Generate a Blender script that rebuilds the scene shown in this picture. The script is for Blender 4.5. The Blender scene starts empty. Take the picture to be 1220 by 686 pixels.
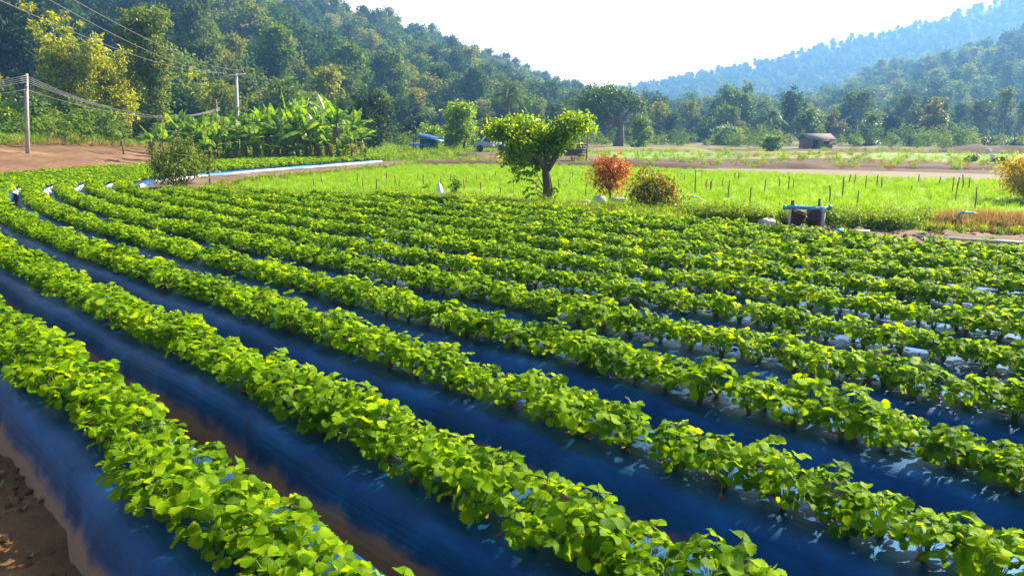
import bpy, math, random
import numpy as np
from mathutils import Vector, Matrix
PI = math.pi
SC = bpy.context.scene
COL = SC.collection
R = math.radians

# ------------------------------------------------------------------ camera
F_PX, CX, CY, CAM_H = 871.0, 610.0, 343.0, 2.1
PITCH = math.atan((343 - 155) / 871.0)
cam_d = bpy.data.cameras.new('camera')
cam = bpy.data.objects.new('camera', cam_d); COL.objects.link(cam)
cam.location = (0, 0, CAM_H); cam.rotation_euler = (PI / 2 - PITCH, 0, 0)
cam_d.sensor_width = 36; cam_d.lens = 36 * F_PX / 1220
cam_d.clip_start = .05; cam_d.clip_end = 6000
SC.camera = cam

# ------------------------------------------------------------------ light
SUN_AZ, SUN_EL = R(56), R(36)         # azimuth clockwise from +Y (ahead), to the right
SUN_STR, SKY_STR, EXPO = 5.0, 0.05, 2.05
w = bpy.data.worlds.new('World'); SC.world = w; w.use_nodes = True
nt = w.node_tree; nt.nodes.clear()
out = nt.nodes.new('ShaderNodeOutputWorld'); bg = nt.nodes.new('ShaderNodeBackground')
sky = nt.nodes.new('ShaderNodeTexSky'); sky.sky_type = 'NISHITA'; sky.sun_disc = False
sky.sun_elevation = SUN_EL; sky.sun_rotation = SUN_AZ
sky.air_density = 1.3; sky.dust_density = 1.6; sky.ozone_density = 2.5
tc = nt.nodes.new('ShaderNodeTexCoord'); mp = nt.nodes.new('ShaderNodeMapping')
mp.inputs['Scale'].default_value = (1, 1, 3.2)
nz = nt.nodes.new('ShaderNodeTexNoise'); nz.inputs['Scale'].default_value = 2.2
nz.inputs['Detail'].default_value = 7; nz.inputs['Roughness'].default_value = .55
rp = nt.nodes.new('ShaderNodeValToRGB'); rp.color_ramp.elements[0].position = .36; rp.color_ramp.elements[1].position = .60
sep = nt.nodes.new('ShaderNodeSeparateXYZ')
band = nt.nodes.new('ShaderNodeMapRange'); band.inputs['From Min'].default_value = .75; band.inputs['From Max'].default_value = .28
mul = nt.nodes.new('ShaderNodeMath'); mul.operation = 'MULTIPLY'
mx = nt.nodes.new('ShaderNodeMixRGB'); mx.inputs['Color2'].default_value = (21.0, 15.0, 12.5, 1)
L = nt.links.new
L(tc.outputs['Generated'], mp.inputs['Vector']); L(mp.outputs[0], nz.inputs['Vector'])
L(nz.outputs['Fac'], rp.inputs[0]); L(tc.outputs['Generated'], sep.inputs[0]); L(sep.outputs['Z'], band.inputs['Value'])
L(rp.outputs[0], mul.inputs[0]); L(band.outputs[0], mul.inputs[1])
mul2 = nt.nodes.new('ShaderNodeMath'); mul2.operation = 'MULTIPLY_ADD'; mul2.inputs[1].default_value = .45
hor = nt.nodes.new('ShaderNodeMapRange'); hor.inputs['From Min'].default_value = .45; hor.inputs['From Max'].default_value = .16
hor.inputs['To Max'].default_value = .9
L(sep.outputs['Z'], hor.inputs['Value'])
L(mul.outputs[0], mul2.inputs[0]); L(hor.outputs[0], mul2.inputs[2])
# the glare of the hazy sky lies round the sun's side, ahead and to the right
ahead = nt.nodes.new('ShaderNodeMapRange'); ahead.interpolation_type = 'SMOOTHSTEP'; ahead.inputs['From Min'].default_value = .15; ahead.inputs['From Max'].default_value = .62
dot = nt.nodes.new('ShaderNodeVectorMath'); dot.operation = 'DOT_PRODUCT'; dot.inputs[1].default_value = (math.sin(R(12)), math.cos(R(12)), 0)
L(tc.outputs['Generated'], dot.inputs[0]); L(dot.outputs['Value'], ahead.inputs['Value'])
mul3 = nt.nodes.new('ShaderNodeMath'); mul3.operation = 'MULTIPLY'; L(mul2.outputs[0], mul3.inputs[0]); L(ahead.outputs[0], mul3.inputs[1])
L(mul3.outputs[0], mx.inputs['Fac']); L(sky.outputs[0], mx.inputs['Color1'])
L(mx.outputs[0], bg.inputs['Color']); bg.inputs['Strength'].default_value = SKY_STR
L(bg.outputs[0], out.inputs[0])

sd = bpy.data.lights.new('sun', 'SUN'); sd.energy = SUN_STR; sd.angle = R(.55); sd.color = (1, .90, .70)
sun = bpy.data.objects.new('sun', sd); COL.objects.link(sun)
sdir = Vector((math.sin(SUN_AZ) * math.cos(SUN_EL), math.cos(SUN_AZ) * math.cos(SUN_EL), math.sin(SUN_EL)))
sun.rotation_euler = sdir.to_track_quat('Z', 'Y').to_euler()
sun.location = sdir * 50

SC.view_settings.view_transform = 'Standard'; SC.view_settings.look = 'None'
SC.view_settings.exposure = EXPO; SC.view_settings.gamma = 1
SC.render.engine = 'CYCLES'
cy = SC.cycles
cy.max_bounces = 6; cy.diffuse_bounces = 2; cy.glossy_bounces = 2; cy.transmission_bounces = 4
cy.transparent_max_bounces = 4; cy.volume_bounces = 0
cy.use_denoising = True
try:
    cy.denoiser = 'OPENIMAGEDENOISE'; cy.denoising_input_passes = 'RGB_ALBEDO_NORMAL'; cy.denoising_prefilter = 'ACCURATE'
except Exception:
    pass
cy.sample_clamp_indirect = 4; cy.caustics_reflective = False; cy.caustics_refractive = False
SC.render.use_persistent_data = False

# ------------------------------------------------------------------ coordinates
cp, sp = math.cos(PITCH), math.sin(PITCH)
def ray(px, py):
    x = (px - CX) / F_PX; y = (CY - py) / F_PX
    return np.array([x, cp + y * sp, -sp + y * cp])
def G(px, py, z=0.0):                 # the ground point the photo shows at a pixel
    d = ray(px, py); t = (CAM_H - z) / -d[2]
    return np.array([d[0] * t, d[1] * t, z])
def AT(px, py, Y):                    # a point at depth Y
    d = ray(px, py); t = Y / d[1]
    return np.array([d[0] * t, Y, CAM_H + d[2] * t])
def project(p):
    p = np.asarray(p, float); q = p - np.array([0, 0, CAM_H])
    dep = q[..., 1] * cp - q[..., 2] * sp
    up = q[..., 1] * sp + q[..., 2] * cp
    return CX + F_PX * q[..., 0] / dep, CY - F_PX * up / dep, dep

# ------------------------------------------------------------------ object helpers
def tag(o, label=None, cat=None, group=None, kind=None):
    if label: o['label'] = label
    if cat: o['category'] = cat
    if group: o['group'] = group
    if kind: o['kind'] = kind
    return o
def empty(name, loc=(0, 0, 0), rz=0.0, label=None, cat=None, group=None):
    o = bpy.data.objects.new(name, None); COL.objects.link(o)
    o.empty_display_size = .2; o.location = [float(c) for c in loc]; o.rotation_euler = (0, 0, rz)
    return tag(o, label, cat, group)
class MB:
    def __init__(s): s.v = []; s.f = []; s.n = 0; s.m = []; s.uv = None
    def add(s, v, f, mat=0):
        v = np.asarray(v, float).reshape(-1, 3); s.v.append(v)
        for q in f: s.f.append(tuple(int(i) + s.n for i in q)); s.m.append(mat)
        s.n += len(v); return s
    def add_np(s, v, q):               # quads array
        s.v.append(v); s.f.extend((q + s.n).tolist()); s.m.extend([0] * len(q)); s.n += len(v)
    def tube(s, pts, rad, k=8, cap=True, mat=0):
        pts = np.asarray(pts, float); n = len(pts)
        rad = np.broadcast_to(np.asarray(rad, float), (n,))
        vs = []; fs = []; prev = None
        for i in range(n):
            t = pts[min(i + 1, n - 1)] - pts[max(i - 1, 0)]; t = t / (np.linalg.norm(t) + 1e-9)
            if prev is None:
                a = np.array([0, 0, 1.]) if abs(t[2]) < .9 else np.array([1., 0, 0])
                b = np.cross(t, a)
            else: b = prev - t * np.dot(prev, t)
            b /= np.linalg.norm(b) + 1e-9; prev = b; c = np.cross(t, b)
            for j in range(k):
                an = 2 * PI * j / k
                vs.append(pts[i] + rad[i] * (math.cos(an) * b + math.sin(an) * c))
        for i in range(n - 1):
            for j in range(k):
                a = i * k + j; b2 = i * k + (j + 1) % k
                fs.append((a, b2, b2 + k, a + k))
        if cap: fs.append(tuple(range(k))[::-1]); fs.append(tuple((n - 1) * k + j for j in range(k)))
        return s.add(vs, fs, mat)
    def box(s, c, size, rz=0, tilt=None, mat=0):
        c = np.asarray(c, float); h = np.asarray(size, float) / 2
        v = np.array([[x, y, z] for x in (-1, 1) for y in (-1, 1) for z in (-1, 1)]) * h
        if tilt is not None: v = v @ np.array(tilt.to_3x3()).T
        ca, sa = math.cos(rz), math.sin(rz)
        v = v @ np.array([[ca, sa, 0], [-sa, ca, 0], [0, 0, 1]]) + c
        return s.add(v, [(0, 1, 3, 2), (4, 6, 7, 5), (0, 4, 5, 1), (2, 3, 7, 6), (0, 2, 6, 4), (1, 5, 7, 3)], mat)
    def mesh(s, name, mats, smooth=False):
        me = bpy.data.meshes.new(name)
        V = np.concatenate(s.v) if s.v else np.zeros((0, 3))
        me.vertices.add(len(V)); me.vertices.foreach_set('co', V.ravel().astype(np.float32))
        ls = np.array([len(q) for q in s.f], dtype=np.int32)
        li = np.fromiter((i for q in s.f for i in q), dtype=np.int32)
        me.loops.add(len(li)); me.loops.foreach_set('vertex_index', li)
        me.polygons.add(len(ls)); me.polygons.foreach_set('loop_start', np.concatenate([[0], np.cumsum(ls)[:-1]]).astype(np.int32))
        if not isinstance(mats, (list, tuple)): mats = [mats]
        for m in mats: me.materials.append(m)
        if any(s.m): me.polygons.foreach_set('material_index', np.array(s.m, dtype=np.int32))
        if smooth: me.polygons.foreach_set('use_smooth', [True] * len(ls))
        me.update(calc_edges=True)
        return me
    def build(s, name, mats, parent=None, smooth=False, loc=None):
        o = bpy.data.objects.new(name, s.mesh(name, mats, smooth)); COL.objects.link(o)
        if parent is not None: o.parent = parent
        if loc is not None: o.location = [float(c) for c in loc]
        return o
def inst(name, me, parent=None, loc=(0, 0, 0), rz=0, sc=1):
    o = bpy.data.objects.new(name, me); COL.objects.link(o)
    if parent is not None: o.parent = parent
    o.location = [float(c) for c in loc]; o.rotation_euler = (0, 0, rz); o.scale = (sc, sc, sc)
    return o
def copy_tree(o, parent=None):
    c = o.copy(); COL.objects.link(c)
    if parent is not None: c.parent = parent
    for ch in o.children: copy_tree(ch, c)
    return c

# ------------------------------------------------------------------ materials
def newmat(name):
    m = bpy.data.materials.new(name); m.use_nodes = True
    t = m.node_tree; b = t.nodes['Principled BSDF']
    return m, t, b
def noise(t, scale, detail=4, rough=.55, vec=None, dist=0):
    n = t.nodes.new('ShaderNodeTexNoise'); n.inputs['Scale'].default_value = scale
    n.inputs['Detail'].default_value = detail; n.inputs['Roughness'].default_value = rough
    n.inputs['Distortion'].default_value = dist
    if vec is not None: t.links.new(vec, n.inputs['Vector'])
    return n
def ramp(t, fac, stops):
    r = t.nodes.new('ShaderNodeValToRGB'); e = r.color_ramp.elements
    while len(e) < len(stops): e.new(.5)
    for i, (p, c) in enumerate(stops):
        e[i].position = p; e[i].color = (c[0], c[1], c[2], 1)
    t.links.new(fac, r.inputs[0]); return r
def mapping(t, kind='Object', scale=(1, 1, 1)):
    c = t.nodes.new('ShaderNodeTexCoord'); m = t.nodes.new('ShaderNodeMapping')
    m.inputs['Scale'].default_value = scale; t.links.new(c.outputs[kind], m.inputs['Vector'])
    return m.outputs[0]
def bump(t, b, h, strength, dist=.02):
    n = t.nodes.new('ShaderNodeBump'); n.inputs['Strength'].default_value = strength
    n.inputs['Distance'].default_value = dist
    t.links.new(h, n.inputs['Height']); t.links.new(n.outputs[0], b.inputs['Normal']); return n
def surf(name, stops, scale=3, rough=.9, bs=.4, bd=.02, vs=(1, 1, 1), coord='Object', detail=6, spec=.3, fine=0):
    m, t, b = newmat(name); v = mapping(t, coord, vs)
    n = noise(t, scale, detail, .6, v); r = ramp(t, n.outputs['Fac'], stops)
    b.inputs['Roughness'].default_value = rough; b.inputs['Specular IOR Level'].default_value = spec
    if fine:
        n2 = noise(t, fine, 5, .6, v); mm = t.nodes.new('ShaderNodeMixRGB'); mm.blend_type = 'OVERLAY'; mm.inputs[0].default_value = .55
        t.links.new(r.outputs[0], mm.inputs[1]); t.links.new(n2.outputs['Fac'], mm.inputs[2]); t.links.new(mm.outputs[0], b.inputs['Base Color'])
        if bs: bump(t, b, n2.outputs['Fac'], bs, bd)
    else:
        t.links.new(r.outputs[0], b.inputs['Base Color'])
        if bs: bump(t, b, n.outputs['Fac'], bs, bd)
    return m
def leafmat(name, dark, mid, light, trans=.45, rough=.45, tcol=None, spec=.35, objw=.5, extra=None):
    """leaf with per-leaf and per-plant colour variation and light passing through"""
    m, t, b = newmat(name)
    g = t.nodes.new('ShaderNodeNewGeometry'); oi = t.nodes.new('ShaderNodeObjectInfo')
    mi = t.nodes.new('ShaderNodeMix'); mi.data_type = 'FLOAT'; mi.inputs[0].default_value = objw
    t.links.new(g.outputs['Random Per Island'], mi.inputs[2]); t.links.new(oi.outputs['Random'], mi.inputs[3])
    stops = [(.0, dark), (.5, mid), (1., light)]
    if extra: stops = [(.0, dark), (.45, mid), (.85, light), (1., extra)]
    r = ramp(t, mi.outputs[0], stops)
    t.links.new(r.outputs[0], b.inputs['Base Color'])
    b.inputs['Roughness'].default_value = rough; b.inputs['Specular IOR Level'].default_value = spec
    tr = t.nodes.new('ShaderNodeBsdfTranslucent'); mul = t.nodes.new('ShaderNodeMixRGB'); mul.blend_type = 'MULTIPLY'
    mul.inputs[0].default_value = 1; tcol = tcol or (1.5, 1.5, .6); mul.inputs[2].default_value = (*tcol, 1)
    t.links.new(r.outputs[0], mul.inputs[1]); t.links.new(mul.outputs[0], tr.inputs[0])
    ms = t.nodes.new('ShaderNodeMixShader'); ms.inputs[0].default_value = trans
    t.links.new(b.outputs[0], ms.inputs[1]); t.links.new(tr.outputs[0], ms.inputs[2])
    t.links.new(ms.outputs[0], t.nodes['Material Output'].inputs['Surface'])
    return m
def plain(name, col, rough=.6, metal=0, var=.25, scale=8, bs=.15):
    c0 = tuple(c * (1 - var) for c in col); c1 = tuple(min(1, c * (1 + var)) for c in col)
    m = surf(name, [(.3, c0), (.7, c1)], scale, rough, bs, .01)
    m.node_tree.nodes['Principled BSDF'].inputs['Metallic'].default_value = metal
    return m

M_soil = surf('soil', [(.25, (.07, .027, .008)), (.5, (.19, .080, .026)), (.75, (.32, .155, .06))], 1.3, .95, .9, .05, fine=22)
M_bank = surf('bank soil', [(.3, (.10, .048, .022)), (.55, (.18, .092, .042)), (.75, (.27, .16, .08))], .35, .95, .8, .06, fine=4)
M_path = surf('path soil', [(.3, (.08, .045, .025)), (.7, (.19, .125, .08))], .9, .95, .6, .04, fine=9)
M_farm = surf('farmland', [(.3, (.09, .10, .02)), (.5, (.15, .12, .04)), (.7, (.20, .14, .06))], .08, .95, 0, fine=1.5)
M_brown = surf('ploughed soil', [(.3, (.055, .027, .014)), (.7, (.125, .066, .036))], .5, .95, .6, .08, vs=(.4, 2.5, 1), fine=5)
M_pale = surf('dry pale soil', [(.3, (.15, .105, .07)), (.7, (.25, .19, .13))], .6, .95, .2, .03, vs=(.4, 2, 1), fine=5)
M_ggrass = surf('short grass', [(.3, (.10, .18, .010)), (.6, (.17, .28, .015)), (.8, (.25, .32, .03))], .4, .9, .5, .05, fine=6)
M_rice = surf('crop floor', [(.3, (.15, .26, .012)), (.7, (.24, .36, .025))], 1.2, .9, .4, .05, fine=10)
M_ygrass = surf('dry yellow grass', [(.3, (.14, .14, .02)), (.7, (.25, .24, .05))], .5, .95, .3, .04, fine=5)
M_hill = surf('forest floor', [(.3, (.02, .035, .012)), (.7, (.05, .06, .02))], .05, .95, 0)
M_bark = surf('bark', [(.3, (.07, .05, .04)), (.7, (.20, .16, .12))], 5, .9, .8, .03, vs=(1, 1, .3))
M_wood = surf('weathered wood', [(.3, (.10, .06, .04)), (.7, (.26, .18, .12))], 6, .85, .5, .01, vs=(4, 4, .5))
M_conc = surf('pole concrete', [(.3, (.34, .31, .29)), (.7, (.48, .45, .42))], 3, .8, .2, .01)
M_wire = plain('wire', (.16, .16, .17), .5, .3)
M_black = plain('dark insulator', (.05, .045, .045), .4)
M_straw = leafmat('strawberry leaf', (.018, .070, .0005), (.145, .280, .0005), (.385, .540, .001), trans=.55, rough=.55, tcol=(1.75, 1.5, .1), spec=.10, objw=.3)
M_petiole = plain('petiole', (.20, .26, .03), .5)
M_straw_old = plain('old brown leaf', (.22, .10, .03), .8)
M_berry = plain('ripe berry', (.55, .03, .01), .3)
M_berryw = plain('unripe berry', (.42, .42, .12), .35)
M_petal = plain('petal', (.8, .8, .75), .5, var=.05)
M_teal = plain('blue pipe plastic', (.05, .34, .50), .35, var=.15)
M_ivory = plain('pale pipe plastic', (.62, .58, .50), .45, var=.1)
M_bucket = plain('purple brown bucket plastic', (.13, .055, .07), .4)
M_white = plain('white plastic sack', (.78, .74, .76), .45, var=.08)  # also colours the painted sun glare on the bed skirts
M_stone = surf('pale stone', [(.3, (.33, .29, .27)), (.7, (.62, .56, .55))], 4, .85, .6, .03)
M_blueroof = plain('blue sheet roof', (.05, .22, .50), .4, .2)
M_hutwall = surf('weathered board wall', [(.3, (.16, .10, .10)), (.7, (.32, .22, .20))], 2, .9, .4, .02, vs=(6, 6, .4))
M_hutroof = surf('thatch', [(.3, (.15, .11, .11)), (.7, (.26, .20, .19))], 3, .95, .6, .05)
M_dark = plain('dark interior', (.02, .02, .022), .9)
M_greywhite = plain('grey vehicle paint', (.42, .46, .50), .4)
M_dry = leafmat('dry brown leaf', (.10, .05, .02), (.22, .12, .04), (.36, .22, .08), trans=.2, objw=.2)

def film_material():
    m, t, b = newmat('mulch film with painted sky blue')
    v = mapping(t, 'UV', (1, 1, 1))
    mpn = t.nodes.new('ShaderNodeMapping'); mpn.inputs['Scale'].default_value = (.6, 26, 1); t.links.new(v, mpn.inputs['Vector'])
    n1 = noise(t, 1.6, 6, .6, mpn.outputs[0], .15)
    mp2 = t.nodes.new('ShaderNodeMapping'); mp2.inputs['Scale'].default_value = (2.0, 3.2, 1); mp2.inputs['Rotation'].default_value = (0, 0, .5); t.links.new(v, mp2.inputs['Vector'])
    n2 = noise(t, 1.4, 4, .5, mp2.outputs[0], .8)
    r = ramp(t, n2.outputs['Fac'], [(.3, (.003, .045, .125)), (.55, (.006, .072, .19)), (.8, (.012, .12, .28))])  # blue of the reflected sky put into the base colour
    # lower skirt: the soil's brown reflection put into the film's colour
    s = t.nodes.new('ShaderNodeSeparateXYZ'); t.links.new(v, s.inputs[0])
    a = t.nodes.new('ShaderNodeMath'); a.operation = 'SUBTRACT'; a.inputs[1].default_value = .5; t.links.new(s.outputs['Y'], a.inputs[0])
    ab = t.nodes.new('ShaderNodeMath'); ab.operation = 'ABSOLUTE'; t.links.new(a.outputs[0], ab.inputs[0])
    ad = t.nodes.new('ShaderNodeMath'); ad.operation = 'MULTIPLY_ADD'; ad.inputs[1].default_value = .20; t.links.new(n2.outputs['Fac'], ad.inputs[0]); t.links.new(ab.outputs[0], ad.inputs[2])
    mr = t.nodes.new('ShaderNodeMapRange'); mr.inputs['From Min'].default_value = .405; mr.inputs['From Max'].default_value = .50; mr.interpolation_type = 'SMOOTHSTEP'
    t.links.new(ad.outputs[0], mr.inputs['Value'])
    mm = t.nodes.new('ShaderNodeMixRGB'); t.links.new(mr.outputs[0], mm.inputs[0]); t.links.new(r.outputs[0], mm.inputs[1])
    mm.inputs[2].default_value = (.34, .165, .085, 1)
    t.links.new(mm.outputs[0], b.inputs['Base Color'])
    b.inputs['Roughness'].default_value = .24; b.inputs['Specular IOR Level'].default_value = .4; b.inputs['Metallic'].default_value = .6
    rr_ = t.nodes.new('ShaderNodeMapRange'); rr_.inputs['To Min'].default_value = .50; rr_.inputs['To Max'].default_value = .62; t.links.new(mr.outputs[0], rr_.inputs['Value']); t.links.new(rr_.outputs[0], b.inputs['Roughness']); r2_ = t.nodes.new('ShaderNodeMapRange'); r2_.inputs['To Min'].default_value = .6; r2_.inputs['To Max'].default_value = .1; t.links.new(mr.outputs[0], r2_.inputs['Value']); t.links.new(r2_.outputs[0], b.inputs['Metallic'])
    add = t.nodes.new('ShaderNodeMath'); add.operation = 'ADD'; t.links.new(n1.outputs['Fac'], add.inputs[0]); t.links.new(n2.outputs['Fac'], add.inputs[1])
    bump(t, b, add.outputs[0], .20, .03)
    return m
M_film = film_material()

def sheet(name, pts, mat, z, label=None):
    """flat polygon of ground"""
    b = MB(); b.add([(p[0], p[1], z) for p in pts], [tuple(range(len(pts)))])
    o = b.build(name, mat); o['kind'] = 'structure'
    me = o.data
    if me.polygons[0].normal.z < 0: me.flip_normals()
    return o

# ------------------------------------------------------------------ scatter (used for 'stuff' only)
def proto_collection(name, meshes):
    c = bpy.data.collections.new(name)
    for i, me in enumerate(meshes):
        o = bpy.data.objects.new('%s_%02d' % (name, i), me); c.objects.link(o)
    return c
def scatter(name, pts, rots, scl, idx, coll, label):
    n = len(pts); me = bpy.data.meshes.new(name)
    me.vertices.add(n); me.vertices.foreach_set('co', np.asarray(pts, np.float32).ravel())
    a = me.attributes.new('rot', 'FLOAT_VECTOR', 'POINT'); a.data.foreach_set('vector', np.asarray(rots, np.float32).ravel())
    a = me.attributes.new('scl', 'FLOAT_VECTOR', 'POINT')
    s = np.asarray(scl, np.float32); s = np.repeat(s[:, None], 3, 1) if s.ndim == 1 else s
    a.data.foreach_set('vector', s.ravel())
    a = me.attributes.new('pick', 'INT', 'POINT'); a.data.foreach_set('value', np.asarray(idx, np.int32))
    o = bpy.data.objects.new(name, me); COL.objects.link(o)
    g = bpy.data.node_groups.new(name, 'GeometryNodeTree')
    g.interface.new_socket('Geometry', in_out='INPUT', socket_type='NodeSocketGeometry')
    g.interface.new_socket('Geometry', in_out='OUTPUT', socket_type='NodeSocketGeometry')
    N = g.nodes.new; l = g.links.new
    gi = N('NodeGroupInput'); go = N('NodeGroupOutput'); ip = N('GeometryNodeInstanceOnPoints')
    ci = N('GeometryNodeCollectionInfo'); ci.inputs['Collection'].default_value = coll
    ci.inputs['Separate Children'].default_value = True; ci.inputs['Reset Children'].default_value = True
    ip.inputs['Pick Instance'].default_value = True
    def attr(nm, ty):
        x = N('GeometryNodeInputNamedAttribute'); x.data_type = ty; x.inputs['Name'].default_value = nm; return x.outputs[0]
    e2r = N('FunctionNodeEulerToRotation')
    l(attr('rot', 'FLOAT_VECTOR'), e2r.inputs[0])
    l(gi.outputs[0], ip.inputs['Points']); l(ci.outputs[0], ip.inputs['Instance'])
    l(attr('pick', 'INT'), ip.inputs['Instance Index']); l(e2r.outputs[0], ip.inputs['Rotation']); l(attr('scl', 'FLOAT_VECTOR'), ip.inputs['Scale'])
    l(ip.outputs[0], go.inputs[0])
    md = o.modifiers.new('scatter', 'NODES'); md.node_group = g
    cat = label[1]; tag(o, label[0], cat, kind='stuff')
    return o
def inpoly(P, poly):
    x, y = P[:, 0], P[:, 1]; ins = np.zeros(len(P), bool); poly = np.asarray(poly)[:, :2]; j = len(poly) - 1
    for i in range(len(poly)):
        xi, yi = poly[i]; xj, yj = poly[j]
        c = ((yi > y) != (yj > y)) & (x < (xj - xi) * (y - yi) / (yj - yi + 1e-12) + xi)
        ins ^= c; j = i
    return ins
def fill(poly, dens, rng):
    P = np.asarray(poly)[:, :2]; lo, hi = P.min(0), P.max(0)
    n = int(dens * np.prod(hi - lo)); q = rng.uniform(lo, hi, (n, 2))
    return q[inpoly(q, P)]

# ------------------------------------------------------------------ foliage
def leaf_quads(P, Nrm, Dr, size, ratio=.5, fold=.12, rng=None):
    """kite-shaped leaves at points P, pointing along Dr, facing Nrm"""
    n = len(P); size = np.broadcast_to(size, (n,))[:, None]
    Dr = Dr / (np.linalg.norm(Dr, axis=1, keepdims=True) + 1e-9)
    S = np.cross(Nrm, Dr); S /= np.linalg.norm(S, axis=1, keepdims=True) + 1e-9
    U = np.cross(Dr, S)
    a = P; b = P + Dr * size * .45 + S * size * ratio * .5 + U * size * fold
    c = P + Dr * size; d = P + Dr * size * .45 - S * size * ratio * .5 + U * size * fold
    V = np.stack([a, b, c, d], 1).reshape(-1, 3)
    Q = np.arange(4 * n).reshape(n, 4)
    return V, Q
def leaf_cloud(rng, blobs, n, size, ratio=.55, up=.5, droop=.2, per=18, spread=.16, shell=.75):
    """clumps of leaves spread through ellipsoids; blobs = [(cx,cy,cz,rx,ry,rz), ...]"""
    B = np.asarray(blobs, float); vol = (B[:, 3] * B[:, 4] * B[:, 5]) ** .75; vol /= vol.sum()
    nc = max(1, n // per)
    k = rng.choice(len(B), nc, p=vol)
    d = rng.normal(size=(nc, 3)); d /= np.linalg.norm(d, axis=1, keepdims=True)
    r = shell + (1 - shell) * rng.random((nc, 1)); r = np.where(rng.random((nc, 1)) < .25, rng.random((nc, 1)) * shell, r)
    r = r * (1 + .14 * rng.normal(size=(nc, 1)))
    C = B[k, :3] + d * r * B[k, 3:]
    rad = B[k, 3:].mean(1, keepdims=True) * spread * rng.uniform(.6, 1.5, (nc, 1))
    P = np.repeat(C, per, 0) + rng.normal(size=(nc * per, 3)) * np.repeat(rad, per, 0) * np.array([1, 1, .6])
    out_ = np.repeat(d, per, 0)
    Dr = out_ * .7 + rng.normal(size=P.shape) * .8 + np.array([0, 0, -droop * 2])
    Nn = rng.normal(size=P.shape) * .7 + np.array([0, 0, 1.]) * up * 2 + out_ * .5
    return leaf_quads(P, Nn, Dr, size * rng.uniform(.6, 1.3, len(P)), ratio, .12)
def crown_mesh(name, mat, rng, blobs, n, size, **kw):
    b = MB(); V, Q = leaf_cloud(rng, blobs, n, size, **kw); b.add_np(V, Q); return b.mesh(name, mat)
def trunk_builder(b, rng, h, r0, blobs, lean=(0, 0), fork=.45, k=7, wob=.05):
    top = np.array([lean[0], lean[1], h * fork]); pts = []
    for i in range(6):
        s = i / 5; pts.append(np.array([lean[0] * s, lean[1] * s, h * fork * s]) + rng.normal(size=3) * [h * wob * s * .4, h * wob * s * .4, 0])
    pts[-1] = top; b.tube(pts, [r0 * (1.25 if i == 0 else 1 - .08 * i) for i in range(6)], k)
    for bl in blobs:
        c = np.array(bl[:3]); mid = top * .5 + c * .5 + rng.normal(size=3) * h * .03 - [0, 0, h * .02]
        b.tube([top - [0, 0, r0 * .6], mid, c, c + (c - mid) * .5], [r0 * .5, r0 * .32, r0 * .17, r0 * .06], 5)
def tree_thing(name, label, cat, loc, blobs, n, size, mat, h, r0, seed, group=None, lean=(0, 0), fork=.45, bark=None, **kw):
    rng = np.random.default_rng(seed)
    t = empty(name, loc, 0, label, cat, group)
    tb = MB(); trunk_builder(tb, rng, h, r0, blobs, lean, fork); tb.build('trunk', bark or M_bark, t, smooth=True)
    o = inst('crown', crown_mesh('crown', mat, rng, blobs, n, size, **kw), t)
    return t
def auto_blobs(rng, w_, h, base=.3, n=9, flat=.6):
    B = []
    for i in range(n):
        a = rng.uniform(0, 2 * PI); zz = rng.uniform(base, 1 - .12); env = math.sin(PI * min(1, max(.12, (zz - base) / (1 - base) * .85 + .18))) 
        rr = w_ / 2 * env * rng.uniform(.2, .75)
        s = w_ * rng.uniform(.17, .30)
        B.append((rr * math.cos(a), rr * math.sin(a), zz * h, s, s, s * flat))
    B.append((0, 0, h * .86, w_ * .22, w_ * .22, h * .13)); B.append((0, 0, h * (base + .9) / 2, w_ * .33, w_ * .33, h * .2))
    return B
# ================================================================== THE ROWS OF THE STRAWBERRY FIELD
DU = np.array([-.70, .714]); DU /= np.linalg.norm(DU)
DN = np.array([.714, .70]); DN /= np.linalg.norm(DN)
def row_uv(k, u):
    v = 1.195 + 1.058 * k + (.0179 - .01016 * k) * u
    uu = np.maximum(u, 0)
    if k > 9: v = v - .55 * (k - 9) / 2 * np.clip((9 - u) / 7, 0, 1)
    return v - .00561 * uu ** 2 + .000284 * uu ** 3
def row_pt(k, u):
    u = np.asarray(u, float); v = row_uv(k, u)
    return u[..., None] * DU + v[..., None] * DN
FOOT = np.array([G(-500, 246), G(-220, 233), G(0, 221), G(70, 214), G(130, 208), G(185, 200), G(235, 192.5), G(300, 191)])[:, :2]
FOOT_A = np.arctan2(FOOT[:, 0], FOOT[:, 1]); FOOT_R = np.linalg.norm(FOOT, axis=1)
def beyond_foot(q, m=.7): return np.linalg.norm(q, axis=1) > np.interp(np.arctan2(q[:, 0], q[:, 1]), FOOT_A, FOOT_R) - m
U_J = 24.2
P0 = row_pt(6, U_J); T0 = row_pt(6, U_J + .05) - P0; T0 /= np.linalg.norm(T0)
B0 = math.atan2(T0[0], T0[1]); B1 = R(20); RAD = 12.0
CEN = P0 + RAD * np.array([math.cos(B0), -math.sin(B0)])
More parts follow.
